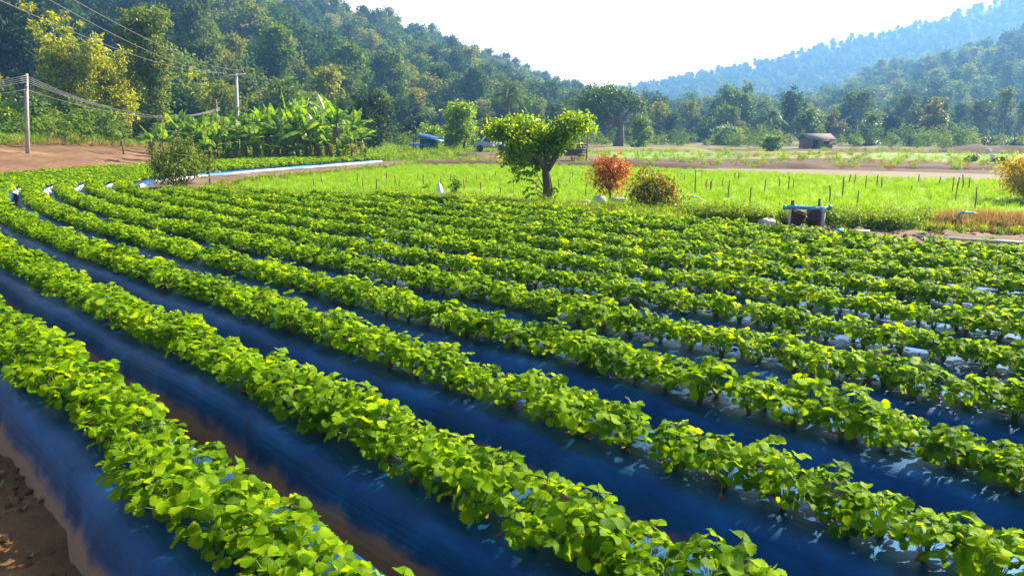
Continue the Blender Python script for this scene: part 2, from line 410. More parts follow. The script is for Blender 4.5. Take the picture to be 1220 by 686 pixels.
def row_line(k):
    """centre line of row k on the ground, from its near end to its far end, about 0.1 m apart"""
    if k > 6:
        end = {7: 22.6, 8: 21.5, 9: 20.2, 10: 18.6, 11: 16.8}[k]
        return row_pt(k, np.arange(-9, end, .1))
    us = np.arange(8, 32, .02); pts = row_pt(k, us); s = (pts - CEN) @ T0
    uj = us[np.argmax(s > 0)]
    u0 = -7 if k >= 0 else 12.5
    line = [row_pt(k, np.arange(u0, uj, .1))]
    pj = row_pt(k, uj); rr = np.linalg.norm(pj - CEN)
    nb = int((B1 - B0) * rr / .1); bb = np.linspace(B0, B1, nb)
    line.append(CEN - rr * np.stack([np.cos(bb), -np.sin(bb)], 1))
    e = line[-1][-1]; ln = 26
    s_ = np.arange(.1, ln, .1)[:, None]
    line.append(e + s_ * np.array([math.sin(B1), math.cos(B1)]))
    q = np.concatenate(line)
    ok = ~beyond_foot(q)
    ok &= q[:, 1] < 46.5
    if not ok.any(): return q[:0]
    i = np.flatnonzero(ok); br = np.flatnonzero(np.diff(i) > 1); runs = np.split(i, br + 1)
    return q[max(runs, key=len)]
ROWS = {k: row_line(k) for k in range(-14, 12)}
BED_Z = .30
def bed(k, line, label, group):
    rng = np.random.default_rng(100 + k)
    d0 = np.linalg.norm(line, axis=1)
    # thin the line out away from the camera
    keep = [0]; acc = 0
    for i in range(1, len(line)):
        acc += .1; need = .1 if d0[i] < 9 else (.2 if d0[i] < 16 else .4)
        if acc >= need - 1e-6 or i == len(line) - 1: keep.append(i); acc = 0
    Ln = line[keep]; T = np.gradient(Ln, axis=0); T /= np.linalg.norm(T, axis=1, keepdims=True)
    Nn = np.stack([T[:, 1], -T[:, 0]], 1)
    prof = np.array([(-.45, -.03), (-.43, .02), (-.405, .08), (-.375, .15), (-.345, .22), (-.305, .272), (-.24, .297), (-.12, .305), (0, .302),
                     (.12, .305), (.24, .297), (.305, .272), (.345, .22), (.375, .15), (.405, .08), (.43, .02), (.45, -.03)])
    n, m = len(Ln), len(prof)
    s = np.concatenate([[0], np.cumsum(np.linalg.norm(np.diff(Ln, axis=0), axis=1))])
    V = np.zeros((n, m, 3)); ph = rng.uniform(0, 6.28, (14,)); 
    wid = 1 + .05 * np.sin(s * .9 + ph[0]) + .04 * np.sin(s * 2.3 + ph[1])
    for j, (o, z) in enumerate(prof):
        t = abs(o) / .45
        wr = (.006 * np.sin(s * 7.3 + ph[2] + o * 9) + .003 * np.sin(s * 15.1 + ph[3] - o * 14) + .014 * np.sin(s * 2.1 + ph[4] + o * 5)) * (.25 + t * t)
        off = o * wid * (1 if t < .98 else 1.02) + np.sign(o) * wr
        zz = z + .012 * np.sin(s * 1.7 + ph[5] + j * .1) * (z > .1) + wr * .35 * (z > .02) + (.018 * np.sin(s * 2.2 + ph[6] + o)) * (.02 < z < .1)
        V[:, j, :2] = Ln + Nn * off[:, None]; V[:, j, 2] = zz
    V[0, :, 2] = np.minimum(V[0, :, 2], .02); V[-1, :, 2] = np.minimum(V[-1, :, 2], .02)
    b = MB(); idx = np.arange(n * m).reshape(n, m)
    Q = np.stack([idx[:-1, :-1], idx[:-1, 1:], idx[1:, 1:], idx[1:, :-1]], -1).reshape(-1, 4)
    b.add_np(V.reshape(-1, 3), Q)
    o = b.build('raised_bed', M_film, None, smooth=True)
    uv = o.data.uv_layers.new(name='UVMap'); li = np.zeros(len(o.data.loops), np.int32); o.data.loops.foreach_get('vertex_index', li)
    U = np.stack([np.repeat(s, m), np.tile(np.linspace(0, 1, m), n)], 1)
    uv.data.foreach_set('uv', U[li].astype(np.float32).ravel())
    return tag(o, label, 'planting bed', group)
ORD = ['first', 'second', 'third', 'fourth', 'fifth', 'sixth', 'seventh', 'eighth', 'ninth', 'tenth', 'eleventh', 'twelfth']
for k, line in ROWS.items():
    if len(line) < 20: continue
    if k >= 0: bed(k, line, 'raised bed under plastic film with painted sky reflection, %s bed from the lower left corner' % ORD[k], 'film covered beds of the strawberry field')
    else: bed(k, line, 'long film covered bed bending past the far left edge below the bare bank', 'outer beds below the bank')

# ------------------------------------------------------------------ strawberry plants
def leaflet(b, mtx, size, rng, fold=.34):
    ts = [0, .15, .32, .5, .66, .82, .94]; ws = [.03, .20, .36, .45, .46, .36, .18]
    dr = rng.uniform(.1, .45); fo_ = fold * rng.uniform(.3, 1.6); v = []; f = []; n = len(ts)
    cu = rng.uniform(-.25, .3)
    for t in ts: v.append((t, 0, -dr * t * t))
    v.append((1.0, 0, -dr))
    for sgn in (1, -1):
        base = len(v)
        for i, (t, w_) in enumerate(zip(ts, ws)):
            z = w_ * fo_ + cu * w_ * w_ + (.02 if i % 2 else -.015)
            v.append((t + .05, sgn * w_, z - dr * t * t))
        tb = len(v)
        for i in range(n - 1):
            t = ts[i + 1] + .035; w_ = (ws[i] + ws[i + 1]) / 2 + .12
            v.append((t + .02, sgn * w_, w_ * fo_ + cu * w_ * w_ - dr * t * t))
        for i in range(n - 1):
            q = (i, i + 1, base + i + 1, base + i); f.append(q if sgn > 0 else q[::-1])
            q = (base + i, base + i + 1, tb + i); f.append(q if sgn > 0 else q[::-1])
        q = (n - 1, n, base + n - 1); f.append(q if sgn > 0 else q[::-1])
    v = np.array(v) * size
    M = np.array(mtx); b.add(v @ M[:3, :3].T + M[:3, 3], f)
def plant_meshes(seed, nl=26, berries=0):
    rng = np.random.default_rng(seed); fol = MB(); st = MB(); be = MB()
    for i in range(nl):
        az = i * 2.39996 + rng.uniform(-.3, .3); q = (i + .5) / nl
        inc = R(6 + 54 * q ** .9) + rng.uniform(-.12, .12); ln = rng.uniform(.15, .215) * (1.02 if q < .6 else .84)
        o = np.array([math.cos(az), math.sin(az), 0]); up = np.array([0, 0, 1.])
        end = o * math.sin(inc) * ln + up * math.cos(inc) * ln
        end[2] = max(end[2], .085 + .03 * rng.random())
        mid = o * math.sin(inc) * ln * .38 + up * (end[2] * .62)
        st.tube([o * .012, mid, end], [.0024, .0019, .0015], 3, cap=False)
        tilt = R(rng.uniform(-35, 35)) + inc * .35; ta = rng.uniform(-.5, .5)
        d = o * math.cos(tilt) - up * math.sin(tilt)
        d = d + np.cross(up, o) * ta; d /= np.linalg.norm(d)
        nrm = up * math.cos(tilt) + o * math.sin(tilt) + np.cross(up, o) * rng.uniform(-.8, .8)
        nrm -= d * np.dot(nrm, d); nrm /= np.linalg.norm(nrm); sd_ = np.cross(nrm, d)
        sz = rng.uniform(.040, .064) * (1 if q > .15 else .8)
        for a, k_ in ((0, 1.05), (R(78), .95), (R(-78), .95)):
            dd = d * math.cos(a) + sd_ * math.sin(a); s2 = np.cross(nrm, dd)
            M = np.eye(4); M[:3, 0] = dd; M[:3, 1] = s2; M[:3, 2] = nrm; M[:3, 3] = end + dd * .004
            leaflet(fol, M, sz * k_, rng)
    for i in range(5):                                   # withered leaves round the crown
        az = rng.uniform(0, 6.28); o = np.array([math.cos(az), math.sin(az), 0])
        V, Q = leaf_quads(np.array([o * .03 + [0, 0, .012 + .01 * i]]), np.array([[rng.normal() * .3, rng.normal() * .3, 1]]), np.array([o + [0, 0, .1]]), rng.uniform(.05, .08), .5, .1)
        st.add(V, Q.tolist(), 1)
    st.tube([(0, 0, -.01), (0, 0, .03)], [.016, .011], 6, mat=1)
    bl = []
    for i in range(berries):
        az = rng.uniform(0, 6.28); o = np.array([math.cos(az), math.sin(az), 0]); r_ = rng.uniform(.009, .012)
        c = o * rng.uniform(.17, .23) + np.array([0, 0, r_ + rng.uniform(0, .02)]); b2 = MB()
        pts = [c + np.array([0, 0, z]) * r_ * 1.5 for z in (1.0, .8, .35, -.3, -.8, -1.0)]
        b2.tube(pts, [r_ * .25, r_ * .75, r_, r_ * .8, r_ * .4, r_ * .08], 7)
        st.tube([o * .01, o * .1 + [0, 0, .09], c + [0, 0, r_ * 1.5]], [.0015] * 3, 3, cap=False)
        bl.append((b2, i))
    return fol, st, bl
PL = []
for i in range(7):
    fol, st, bl = plant_meshes(500 + i, 26 + i % 5, (0, 1, 0, 0, 0, 0, 0)[i])
    PL.append((fol.mesh('foliage', M_straw), st.mesh('stems', [M_petiole, M_straw_old], True), [(x.mesh('strawberry', M_berry if j == 0 else M_berryw, True)) for x, j in bl]))
rng = np.random.default_rng(7)
plants = []
for k, line in ROWS.items():
    if len(line) < 20: continue
    sgm = np.concatenate([[0], np.cumsum(np.linalg.norm(np.diff(line, axis=0), axis=1))])
    T = np.gradient(line, axis=0); T /= np.linalg.norm(T, axis=1, keepdims=True); Nn = np.stack([T[:, 1], -T[:, 0]], 1)
    for side in (-1, 1):
        s = .25 + (.13 if side > 0 else 0)
        while s < sgm[-1] - .2:
            c = np.array([np.interp(s, sgm, line[:, 0]), np.interp(s, sgm, line[:, 1])])
            i = min(len(line) - 1, int(np.searchsorted(sgm, s)))
            gap = rng.random() < .006
            c = c + Nn[i] * (side * .088 + rng.normal() * .025)
            if not gap: plants.append((c[0], c[1], BED_Z + .004, k, rng.uniform(0, 6.28), rng.uniform(.82, 1.22), rng.integers(0, 7)))
            s += .285 + rng.normal() * .035
plants = np.array(plants)
px, py, dep = project(plants[:, :3])
vis = (dep > .4) & (px > -30) & (px < 1250) & (py < 730)
dist = np.where(vis, np.linalg.norm(plants[:, :3] - [0, 0, CAM_H], axis=1), 1e9)
near = np.argsort(dist)[:300]; isnear = np.zeros(len(plants), bool); isnear[near] = True
protos = {}
for i in near:
    x, y, z, k, rz, sc_, vi = plants[i]; k = int(k); vi = int(vi)
    lab = 'bushy strawberry plant near the camera in the %s bed from the lower left corner' % ORD[k]
    grp = 'strawberry plants of the %s bed' % ORD[k]
    t = empty('strawberry_plant', (x, y, z), rz, lab, 'strawberry plant', grp); t.scale = (sc_,) * 3
    inst('foliage', PL[vi][0], t); inst('stems', PL[vi][1], t)
    for bm_ in PL[vi][2]: inst('strawberry', bm_, t)
far = ~isnear
whole = []
for i, (fm, smh, bm_) in enumerate(PL):
    fol, st, bl = plant_meshes(500 + i, 26 + i % 5, 0)
    st.m = [1 + q for q in st.m]; fol.v += st.v; fol.f += [tuple(a + fol.n for a in q) for q in st.f]; fol.m += st.m
    whole.append(fol.mesh('plant', [M_straw, M_petiole, M_straw_old]))
pc = proto_collection('plant_protos', whole)
Pf = plants[far]
scatter('strawberry_plants', Pf[:, :3], np.stack([rng.normal(size=len(Pf)) * .05, rng.normal(size=len(Pf)) * .05, Pf[:, 4]], 1), Pf[:, 5], Pf[:, 6].astype(int), pc,
        ('unbroken strawberry foliage on the farther stretches of the beds', 'strawberry plants'))

# ================================================================== GROUND
g = MB(); g.add([(-1250, -150, -.03), (1250, -150, -.03), (1250, 1380, -.03), (-1250, 1380, -.03)], [(0, 1, 2, 3)])
tag(g.build('ground', M_farm), kind='structure')
# soil under the beds, uneven near the camera
def soil_patch(x0, x1, y0, y1, st, amp, z0):
    xs = np.arange(x0, x1 + st / 2, st); ys = np.arange(y0, y1 + st / 2, st); X, Y = np.meshgrid(xs, ys, indexing='ij')
    rg = np.random.default_rng(3); Z = np.zeros_like(X)
    for i in range(26):
        fx, fy = rg.normal(size=2) * (2 + i * .9); Z += np.sin(X * fx + Y * fy + rg.uniform(0, 6)) / (3 + i * .55)
    Z = Z * amp + z0; e = (X <= x0) | (X >= x1 - st * .6) | (Y <= y0) | (Y >= y1 - st * .6); Z[e] = -.02
    b = MB(); n, m = X.shape; idx = np.arange(n * m).reshape(n, m)
    b.add_np(np.stack([X, Y, Z], -1).reshape(-1, 3), np.stack([idx[:-1, :-1], idx[1:, :-1], idx[1:, 1:], idx[:-1, 1:]], -1).reshape(-1, 4))
    return b.build('soil', M_soil, None, True)
tag(soil_patch(-7, 3, -1, 8, .05, .022, .0), kind='structure')
E_L = [tuple(p) for p in FOOT]
inner = ROWS[6]
soilp = [(-60, -20), (30, -20)] + [tuple(row_pt(11, u) + DN * .75) for u in (-9, -5, 0, 5, 10, 14, 17)] + [tuple(row_pt(9, 21.0)), tuple(row_pt(7, 23.6))] + \
        [tuple(inner[i] + np.array([.55, -.1])) for i in range(len(inner) - 200, len(inner), 40)] + [(-8.0, 47.5), tuple(FOOT[5] + [1.5, -.4]), tuple(FOOT[4]), tuple(FOOT[3]), tuple(FOOT[2]), tuple(FOOT[1]), tuple(FOOT[0])]
sheet('field_soil', soilp, M_soil, -.012)

# white strips over the bending skirts: sun glare on the film put into colour
def glare_sheet(k, label):
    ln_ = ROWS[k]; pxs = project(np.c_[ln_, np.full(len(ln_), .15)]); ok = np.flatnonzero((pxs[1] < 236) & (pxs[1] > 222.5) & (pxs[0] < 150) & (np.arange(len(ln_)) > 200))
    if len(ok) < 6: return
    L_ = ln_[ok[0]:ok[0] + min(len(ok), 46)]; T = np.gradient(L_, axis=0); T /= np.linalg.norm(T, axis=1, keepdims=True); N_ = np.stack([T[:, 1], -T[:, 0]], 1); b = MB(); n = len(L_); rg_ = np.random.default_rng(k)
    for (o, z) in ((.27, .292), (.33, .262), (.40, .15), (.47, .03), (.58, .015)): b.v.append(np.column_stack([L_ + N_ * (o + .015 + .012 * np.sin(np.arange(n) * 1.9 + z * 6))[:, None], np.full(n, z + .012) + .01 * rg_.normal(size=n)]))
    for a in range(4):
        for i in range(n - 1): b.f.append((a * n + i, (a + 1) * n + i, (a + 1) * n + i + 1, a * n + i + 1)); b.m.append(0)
    tag(b.build('glare_strip', M_white, None, True), label, 'plastic flap', 'painted sun glare at the bends')
for k in range(1, 6): glare_sheet(k, 'white strip of painted sun glare on the bend of the %s bed' % ORD[k])

# bare dirt track beside the bend of the beds
tr = inner[len(inner) - 330::12]
TT = np.gradient(tr, axis=0); TT /= np.linalg.norm(TT, axis=1, keepdims=True); TN = np.stack([TT[:, 1], -TT[:, 0]], 1)
def ribbon(name, line, w0, w1, z, mat, lump=0, seed=1, nseg=6, crown_=0):
    rg = np.random.default_rng(seed); T = np.gradient(line, axis=0); T /= np.linalg.norm(T, axis=1, keepdims=True); Nn = np.stack([T[:, 1], -T[:, 0]], 1)
    o = np.linspace(w0, w1, nseg); n = len(line); V = np.zeros((n, nseg, 3))
    jag0 = rg.normal(size=n) * .06; jag1 = rg.normal(size=n) * .08
    for j in range(nseg):
        oo = o[j] + (jag0 if j == 0 else jag1 if j == nseg - 1 else 0)
        V[:, j, :2] = line + Nn * (oo if np.ndim(oo) else np.full(n, oo))[:, None]
        V[:, j, 2] = z + crown_ * math.sin(PI * j / (nseg - 1)) + (rg.normal(size=n) * lump if 0 < j < nseg - 1 else 0)
    b = MB(); idx = np.arange(n * nseg).reshape(n, nseg)
    b.add_np(V.reshape(-1, 3), np.stack([idx[:-1, :-1], idx[:-1, 1:], idx[1:, 1:], idx[1:, :-1]], -1).reshape(-1, 4))
    return tag(b.build(name, mat, None, True), kind='structure')
ribbon('dirt_track', tr, .38, 2.6, .12, M_path, .02, 4, 7, .12)
# added white strip: sun glare on the inner skirt of the last bending bed
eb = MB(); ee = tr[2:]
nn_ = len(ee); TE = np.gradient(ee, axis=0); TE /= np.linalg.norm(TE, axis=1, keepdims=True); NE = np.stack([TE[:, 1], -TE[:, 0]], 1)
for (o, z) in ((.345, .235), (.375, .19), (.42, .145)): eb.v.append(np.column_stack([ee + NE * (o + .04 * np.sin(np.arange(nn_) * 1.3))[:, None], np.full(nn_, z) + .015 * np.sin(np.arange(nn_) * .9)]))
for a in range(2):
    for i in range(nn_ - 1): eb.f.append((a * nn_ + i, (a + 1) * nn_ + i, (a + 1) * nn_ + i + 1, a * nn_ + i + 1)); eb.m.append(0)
tag(eb.build('skirt_glare', M_white, None, True), 'long white strip of painted sun glare beside the dirt track at the bend', 'edging')

# grassy verge between the strawberries and the bright field
def VO(u): return 2.75 + 2.5 * np.clip((8 - u) / 4.5, 0, 1.8)
uu_ = np.arange(-9, 17.5, .5)
v_in = np.concatenate([row_pt(11, uu_) + DN * .5, [row_pt(9, 21.3) - [.1, -.1], row_pt(8, 22.8), row_pt(7, 23.8)]])
v_out = np.concatenate([row_pt(11, uu_) + DN * (VO(uu_) - 1.0 * np.clip((uu_ - 12) / 5, 0, 1))[:, None], [row_pt(9, 21.3) + DN * 1.2, row_pt(8, 22.8) + DN * 1.1, row_pt(7, 24.2) + DN * .8]])
def across(s_, f):                         # point at fraction s_ along and f across the verge
    i = s_ * (len(v_in) - 1); a = np.stack([np.interp(i, range(len(v_in)), v_in[:, c]) for c in (0, 1)], -1); b = np.stack([np.interp(i, range(len(v_in)), v_out[:, c]) for c in (0, 1)], -1)
    return a + (b - a) * np.asarray(f)[..., None]
rg = np.random.default_rng(5); vb = MB(); nS, nF = 140, 14; VV = np.zeros((nS, nF, 3)); S_ = np.linspace(0, 1, nS)
for j in range(nF):
    f = j / (nF - 1); VV[:, j, :2] = across(S_, np.full(nS, f)) + rg.normal(size=(nS, 2)) * .04; VV[:, j, 2] = -.02 + .17 * min(1, f * 5, (1 - f) * 5) + (rg.normal(size=nS) * .035 if 0 < j < nF - 1 else 0)
idx = np.arange(nS * nF).reshape(nS, nF); vb.add_np(VV.reshape(-1, 3), np.stack([idx[:-1, :-1], idx[:-1, 1:], idx[1:, 1:], idx[1:, :-1]], -1).reshape(-1, 4))
tag(vb.build('verge', M_path, None, True), kind='structure')
VERGE = v_in
near_edge = [tuple(p) for p in v_out]
# bright green field
fe = [G(1500, 228), G(1300, 220), G(1190, 215.5), G(1060, 213.5), G(960, 209), G(850, 204.5), G(740, 200.5), G(600, 197.5), G(440, 198.5)]
ricep = near_edge + [tuple(tr[3] + TN[3] * 3.0)] + [tuple(tr[i] + TN[i] * 3.2) for i in range(8, len(tr), 4)] + [tuple(p[:2]) for p in fe[::-1]]
sheet('green_field', ricep, M_rice, -.006)

# fields farther out
def zone(name, pts, mat, z): return sheet(name, [tuple(G(*p)[:2]) for p in pts], mat, z)
zone('dry_strip', [(800, 202), (850, 204.7), (960, 209.2), (1060, 213.8), (1190, 216), (1320, 221), (1320, 213), (1190, 207.5), (1000, 202.5), (860, 200.5)], M_pale, -.010)
zone('ploughed_field', [(470, 199), (600, 198), (740, 201), (860, 201), (1000, 203), (1190, 208), (1400, 214), (1400, 200), (1190, 195), (1000, 188.5), (900, 189.5), (760, 190), (640, 186.5), (545, 188.5), (505, 193)], M_brown, -.016)
zone('yellow_beds', [(880, 189.5), (1000, 188), (1190, 195.5), (1500, 204), (1500, 188), (1190, 184.5), (1050, 182), (900, 183)], M_ygrass, -.019)
zone('grass_strip', [(690, 186), (760, 189), (880, 187.5), (880, 181.5), (760, 180.5), (690, 182)], M_ggrass, -.013)
zone('brown_strip', [(780, 180), (900, 182), (1060, 181), (1190, 183), (1500, 186), (1500, 179), (1190, 177.5), (1000, 176.5), (800, 177)], M_brown, -.021)
zone('grass_ground', [(225, 194), (300, 197), (440, 199), (480, 198.5), (545, 188), (660, 186), (660, 178), (440, 176), (200, 180)], M_ggrass, -.022)
# raised earth edge along the ploughed field and dark mounds
def mound(name, p0, p1, w_, h, mat, seed, label=None):
    rg = np.random.default_rng(seed); a = np.array(p0[:2]); c = np.array(p1[:2]); n = max(8, int(np.linalg.norm(c - a) / .6))
    line = a + (c - a) * np.linspace(0, 1, n)[:, None] + rg.normal(size=(n, 2)) * .12
    T = (c - a) / np.linalg.norm(c - a); N_ = np.array([T[1], -T[0]]); m = 7; V = np.zeros((n, m, 3))
    for j in range(m):
        t = j / (m - 1); V[:, j, :2] = line + N_ * ((t - .5) * w_)
        V[:, j, 2] = -.03 + h * math.sin(PI * t) ** .7 * np.minimum(1, np.minimum(np.arange(n), n - 1 - np.arange(n)) / 2.5) * (1 + rg.normal(size=n) * .13)
    b = MB(); idx = np.arange(n * m).reshape(n, m); b.add_np(V.reshape(-1, 3), np.stack([idx[:-1, :-1], idx[:-1, 1:], idx[1:, 1:], idx[1:, :-1]], -1).reshape(-1, 4))
    return tag(b.build(name, mat, None, True), kind='structure')
mound('earth_ridge', G(470, 196), G(860, 200), 2.2, .28, M_brown, 1)
mound('earth_ridge', G(900, 199.5), G(985, 199.5), 3.0, .35, M_brown, 2)
mound('earth_ridge', G(985, 198), G(1400, 206), 1.6, .15, M_brown, 3)
mound('earth_ridge', G(540, 189), G(700, 186), 6, .45, M_path, 4)
mound('earth_ridge', G(850, 184), G(1010, 183), 3, .25, M_ygrass, 5)
mound('earth_ridge', G(1120, 181), G(1400, 182.5), 5, .6, M_brown, 6)
mound('earth_ridge', G(700, 180), G(850, 180), 5, .4, M_ygrass, 7)
for i in range(12):                                     # pale planting strips
    a = G(1030 + i * 13, 187.5 + i * .35); c = G(1062 + i * 15, 184.0 + i * .2)
    mound('planting_strip', a, c, .9, .22, M_ggrass, 20 + i)

# bank on the left
def bank_mesh():
    nb = 90; aa_ = np.linspace(FOOT_A[0], FOOT_A[-1], nb); rr_ = np.interp(aa_, FOOT_A, FOOT_R); rr_ = np.convolve(np.pad(rr_, 4, 'edge'), np.ones(9) / 9, 'valid'); line = np.stack([np.sin(aa_) * rr_, np.cos(aa_) * rr_], 1)
    T = np.gradient(line, axis=0); 
    ker = np.ones(7) / 7; T = np.stack([np.convolve(np.pad(T[:, i], 3, 'edge'), ker, 'valid') for i in (0, 1)], 1)
    Nn = np.stack([np.sin(aa_ - .25), np.cos(aa_ - .25)], 1)
    hh = 1.3 * np.clip((aa_[-1] - aa_) / .14, 0, 1) ** .8
    return line, Nn, hh
bl_, bn_, bh_ = bank_mesh()
rg = np.random.default_rng(12)
def bank_part(name, ds, zs, mat, lump):
    n = len(bl_); m = len(ds); V = np.zeros((n, m, 3)); x = np.arange(n)
    for j, (d, z) in enumerate(zip(ds, zs)):
        V[:, j, :2] = bl_ + bn_ * d; V[:, j, 2] = z * bh_ - .02 + (lump * (np.sin(x * .9 + j) * .5 + rg.normal(size=n) * .5) * bh_ if 0 < j < m - 1 else 0)
    b = MB(); idx = np.arange(n * m).reshape(n, m); b.add_np(V.reshape(-1, 3), np.stack([idx[:-1, :-1], idx[1:, :-1], idx[1:, 1:], idx[:-1, 1:]], -1).reshape(-1, 4))
    return tag(b.build(name, mat, None, True), kind='structure')
bank_part('bank', (0, .8, 1.8, 3.2, 5, 7, 9, 11, 12.6, 13.6, 14), (0, .10, .18, .28, .40, .52, .64, .77, .9, .99, 1.0), M_bank, .05)
bank_part('terrace', (14, 15, 17, 20, 26, 35, 48, 62), (1.0, 1.04, 1.0, 1.0, 1.0, 1.05, 1.1, 1.15), M_ggrass, .03)

# ================================================================== HILLS AND FOREST
def el_of(py): return math.atan((343 - py) / F_PX) - PITCH
def az_of(px_, py_=120): d = ray(px_, py_); return math.atan2(d[0], d[1])
def hill(name, table, th, mat, nr=34, back=260, seed=0, curve=1.0):
    """table rows: px of the ridge, ridge elevation (deg), distance of foot, distance of ridge"""
    rg = np.random.default_rng(seed); tb = np.array(table, float); az = np.array([az_of(p) for p in tb[:, 0]])
    A = np.linspace(az[0], az[-1], 150); el = np.interp(A, az, tb[:, 1]); r0 = np.interp(A, az, tb[:, 2]); r1 = np.interp(A, az, tb[:, 3])
    H = np.maximum(0, CAM_H + r1 * np.tan(np.radians(el)) - th)
    m = nr; V = np.zeros((len(A), m, 3)); ph = rg.uniform(0, 6, 8)
    for j in range(m):
        s = j / (m - 8)
        if s <= 1: r = r0 + (r1 - r0) * s; z = H * (s ** curve * (1 - .12 * np.sin(PI * s))); 
        else: r = r1 + (s - 1) * (m - 8) / 7 * back; z = H * (1 - ((s - 1) * (m - 8) / 7) ** 1.3)
        gul = (np.sin(A * 23 + ph[0] + s * 1.5) * .5 + np.sin(A * 51 + ph[1] - s * 2) * .3) * H * .07 * math.sin(PI * min(s, 1))
        V[:, j, 0] = np.sin(A) * r; V[:, j, 1] = np.cos(A) * r; V[:, j, 2] = z + gul - .5 * (s <= 0) - .3
    b = MB(); n = len(A); idx = np.arange(n * m).reshape(n, m)
    b.add_np(V.reshape(-1, 3), np.stack([idx[:-1, :-1], idx[1:, :-1], idx[1:, 1:], idx[:-1, 1:]], -1).reshape(-1, 4))
    tag(b.build(name, mat, None, True), kind='structure')
    return V
def hill_points(V, spacing, rng, smax=.84):
    """even points over the visible face of a hill grid"""
    n, m = V.shape[:2]; pts = []
    jm = int(m * smax)
    A = V[:-1, :jm - 1]; B_ = V[1:, :jm - 1]; C_ = V[:-1, 1:jm]; D_ = V[1:, 1:jm]
    area = np.linalg.norm(np.cross(B_ - A, C_ - A), axis=-1)
    k = rng.poisson(area / spacing ** 2)
    for i, j in zip(*np.nonzero(k)):
        for _ in range(k[i, j]):
            a, b = rng.random(2); pts.append(A[i, j] * (1 - a) * (1 - b) + B_[i, j] * a * (1 - b) + C_[i, j] * (1 - a) * b + D_[i, j] * a * b)
    return np.array(pts)
H1 = hill('hill_left', [(-700, 17, 95, 300), (-300, 16, 95, 300), (0, 14.5, 100, 300), (200, 12.2, 110, 310), (330, 10.6, 115, 320), (440, 8.9, 125, 335), (500, 7.8, 135, 355), (560, 6.5, 150, 380),
                        (640, 4.5, 175, 420), (690, 3.5, 200, 440), (730, 2.5, 215, 440), (790, 1.5, 225, 420), (860, .9, 230, 380), (930, .4, 240, 340)], 13, M_hill, seed=1)
H2 = hill('hill_far', [(560, 2.3, 560, 900), (700, 3.05, 560, 900), (760, 3.55, 560, 900), (820, 4.15, 560, 900), (900, 5.0, 560, 900), (1000, 6.2, 560, 900), (1100, 7.2, 560, 900), (1220, 8.7, 560, 900), (1400, 10.5, 560, 900), (1800, 12, 560, 900)], 10, M_hill, seed=2)
H3 = hill('hill_spur', [(880, .2, 260, 420), (930, 1.0, 255, 430), (985, 2.5, 250, 440), (1040, 4.2, 245, 440), (1100, 4.9, 240, 440), (1160, 5.4, 235, 440), (1220, 6.3, 230, 440), (1400, 8, 225, 440), (1700, 9.5, 225, 440)], 10.5, M_hill, seed=3)

M_for = [leafmat('forest leaf a', (.020, .050, .006), (.062, .125, .014), (.210, .280, .018), trans=.35, rough=.6, tcol=(1.3, 1.4, .5), spec=.15, objw=.75),
         leafmat('forest leaf b', (.045, .075, .008), (.125, .175, .020), (.310, .330, .035), trans=.35, rough=.6, tcol=(1.3, 1.3, .5), spec=.15, objw=.75, extra=(.30, .19, .05)),
         leafmat('shaded forest leaf', (.008, .022, .006), (.022, .045, .008), (.055, .085, .012), trans=.2, rough=.6, spec=.1, objw=.7)]  # shade of the left slope put into a darker leaf colour
def proto_tree(seed, h, w_, base, n, size, mat, flat=.6, nb=9, ratio=.6):
    rg = np.random.default_rng(seed); B = auto_blobs(rg, w_, h, base, nb, flat)
    b = MB(); V, Q = leaf_cloud(rg, B, n, size, ratio=ratio, per=10, spread=.22, shell=.7, droop=.1); b.add_np(V, Q)
    tb = MB(); trunk_builder(tb, rg, h, h * .022, B, (rg.normal() * .4, rg.normal() * .4), .4, 5)
    b.v += tb.v; b.f += [tuple(a + b.n for a in q) for q in tb.f]; b.m += [1] * len(tb.f); b.n += tb.n
    return b.mesh('tree', [mat, M_bark])
ftrees = [proto_tree(1, 11, 8, .30, 2000, .62, M_for[0]), proto_tree(2, 13, 7, .35, 1900, .60, M_for[0], .8), proto_tree(3, 9, 8.5, .2, 2000, .62, M_for[0], .55),
          proto_tree(4, 12, 7.5, .4, 1500, .62, M_for[1], .6), proto_tree(5, 14, 6, .5, 1200, .60, M_for[1], .6, 7), proto_tree(6, 10, 6.5, .25, 1700, .58, M_for[1], .8), proto_tree(7, 15, 8, .45, 1700, .66, M_for[0], .5),
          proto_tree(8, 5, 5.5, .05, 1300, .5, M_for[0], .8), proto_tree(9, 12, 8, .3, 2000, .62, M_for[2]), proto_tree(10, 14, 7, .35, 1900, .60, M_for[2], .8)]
tcoll = proto_collection('tree_protos', ftrees)
def forest(name, P, label, seed, s0=.75, s1=1.25, picks=None):
    rg = np.random.default_rng(seed); n = len(P); rot = np.zeros((n, 3)); rot[:, 2] = rg.uniform(0, 6.28, n); rot[:, :2] = rg.normal(size=(n, 2)) * .05
    pk = rg.integers(0, 8, n) if picks is None else rg.choice(picks, n)
    s = rg.uniform(s0, s1, n)[:, None] * np.stack([rg.uniform(.85, 1.2, n), rg.uniform(.85, 1.2, n), rg.uniform(.85, 1.2, n)], 1)
    P = P.copy(); P[:, 2] -= .3
    return scatter(name, P, rot, s, pk, tcoll, (label, 'forest'))
rng = np.random.default_rng(21)
p1 = hill_points(H1, 4.7, rng)
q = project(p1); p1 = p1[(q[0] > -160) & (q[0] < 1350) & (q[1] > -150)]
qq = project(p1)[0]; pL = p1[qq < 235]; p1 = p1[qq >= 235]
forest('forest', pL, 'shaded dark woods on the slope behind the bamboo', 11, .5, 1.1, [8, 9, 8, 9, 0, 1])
forest('forest', p1, 'sunlit wooded hillside rising behind the banana grove', 1, .5, 1.08)
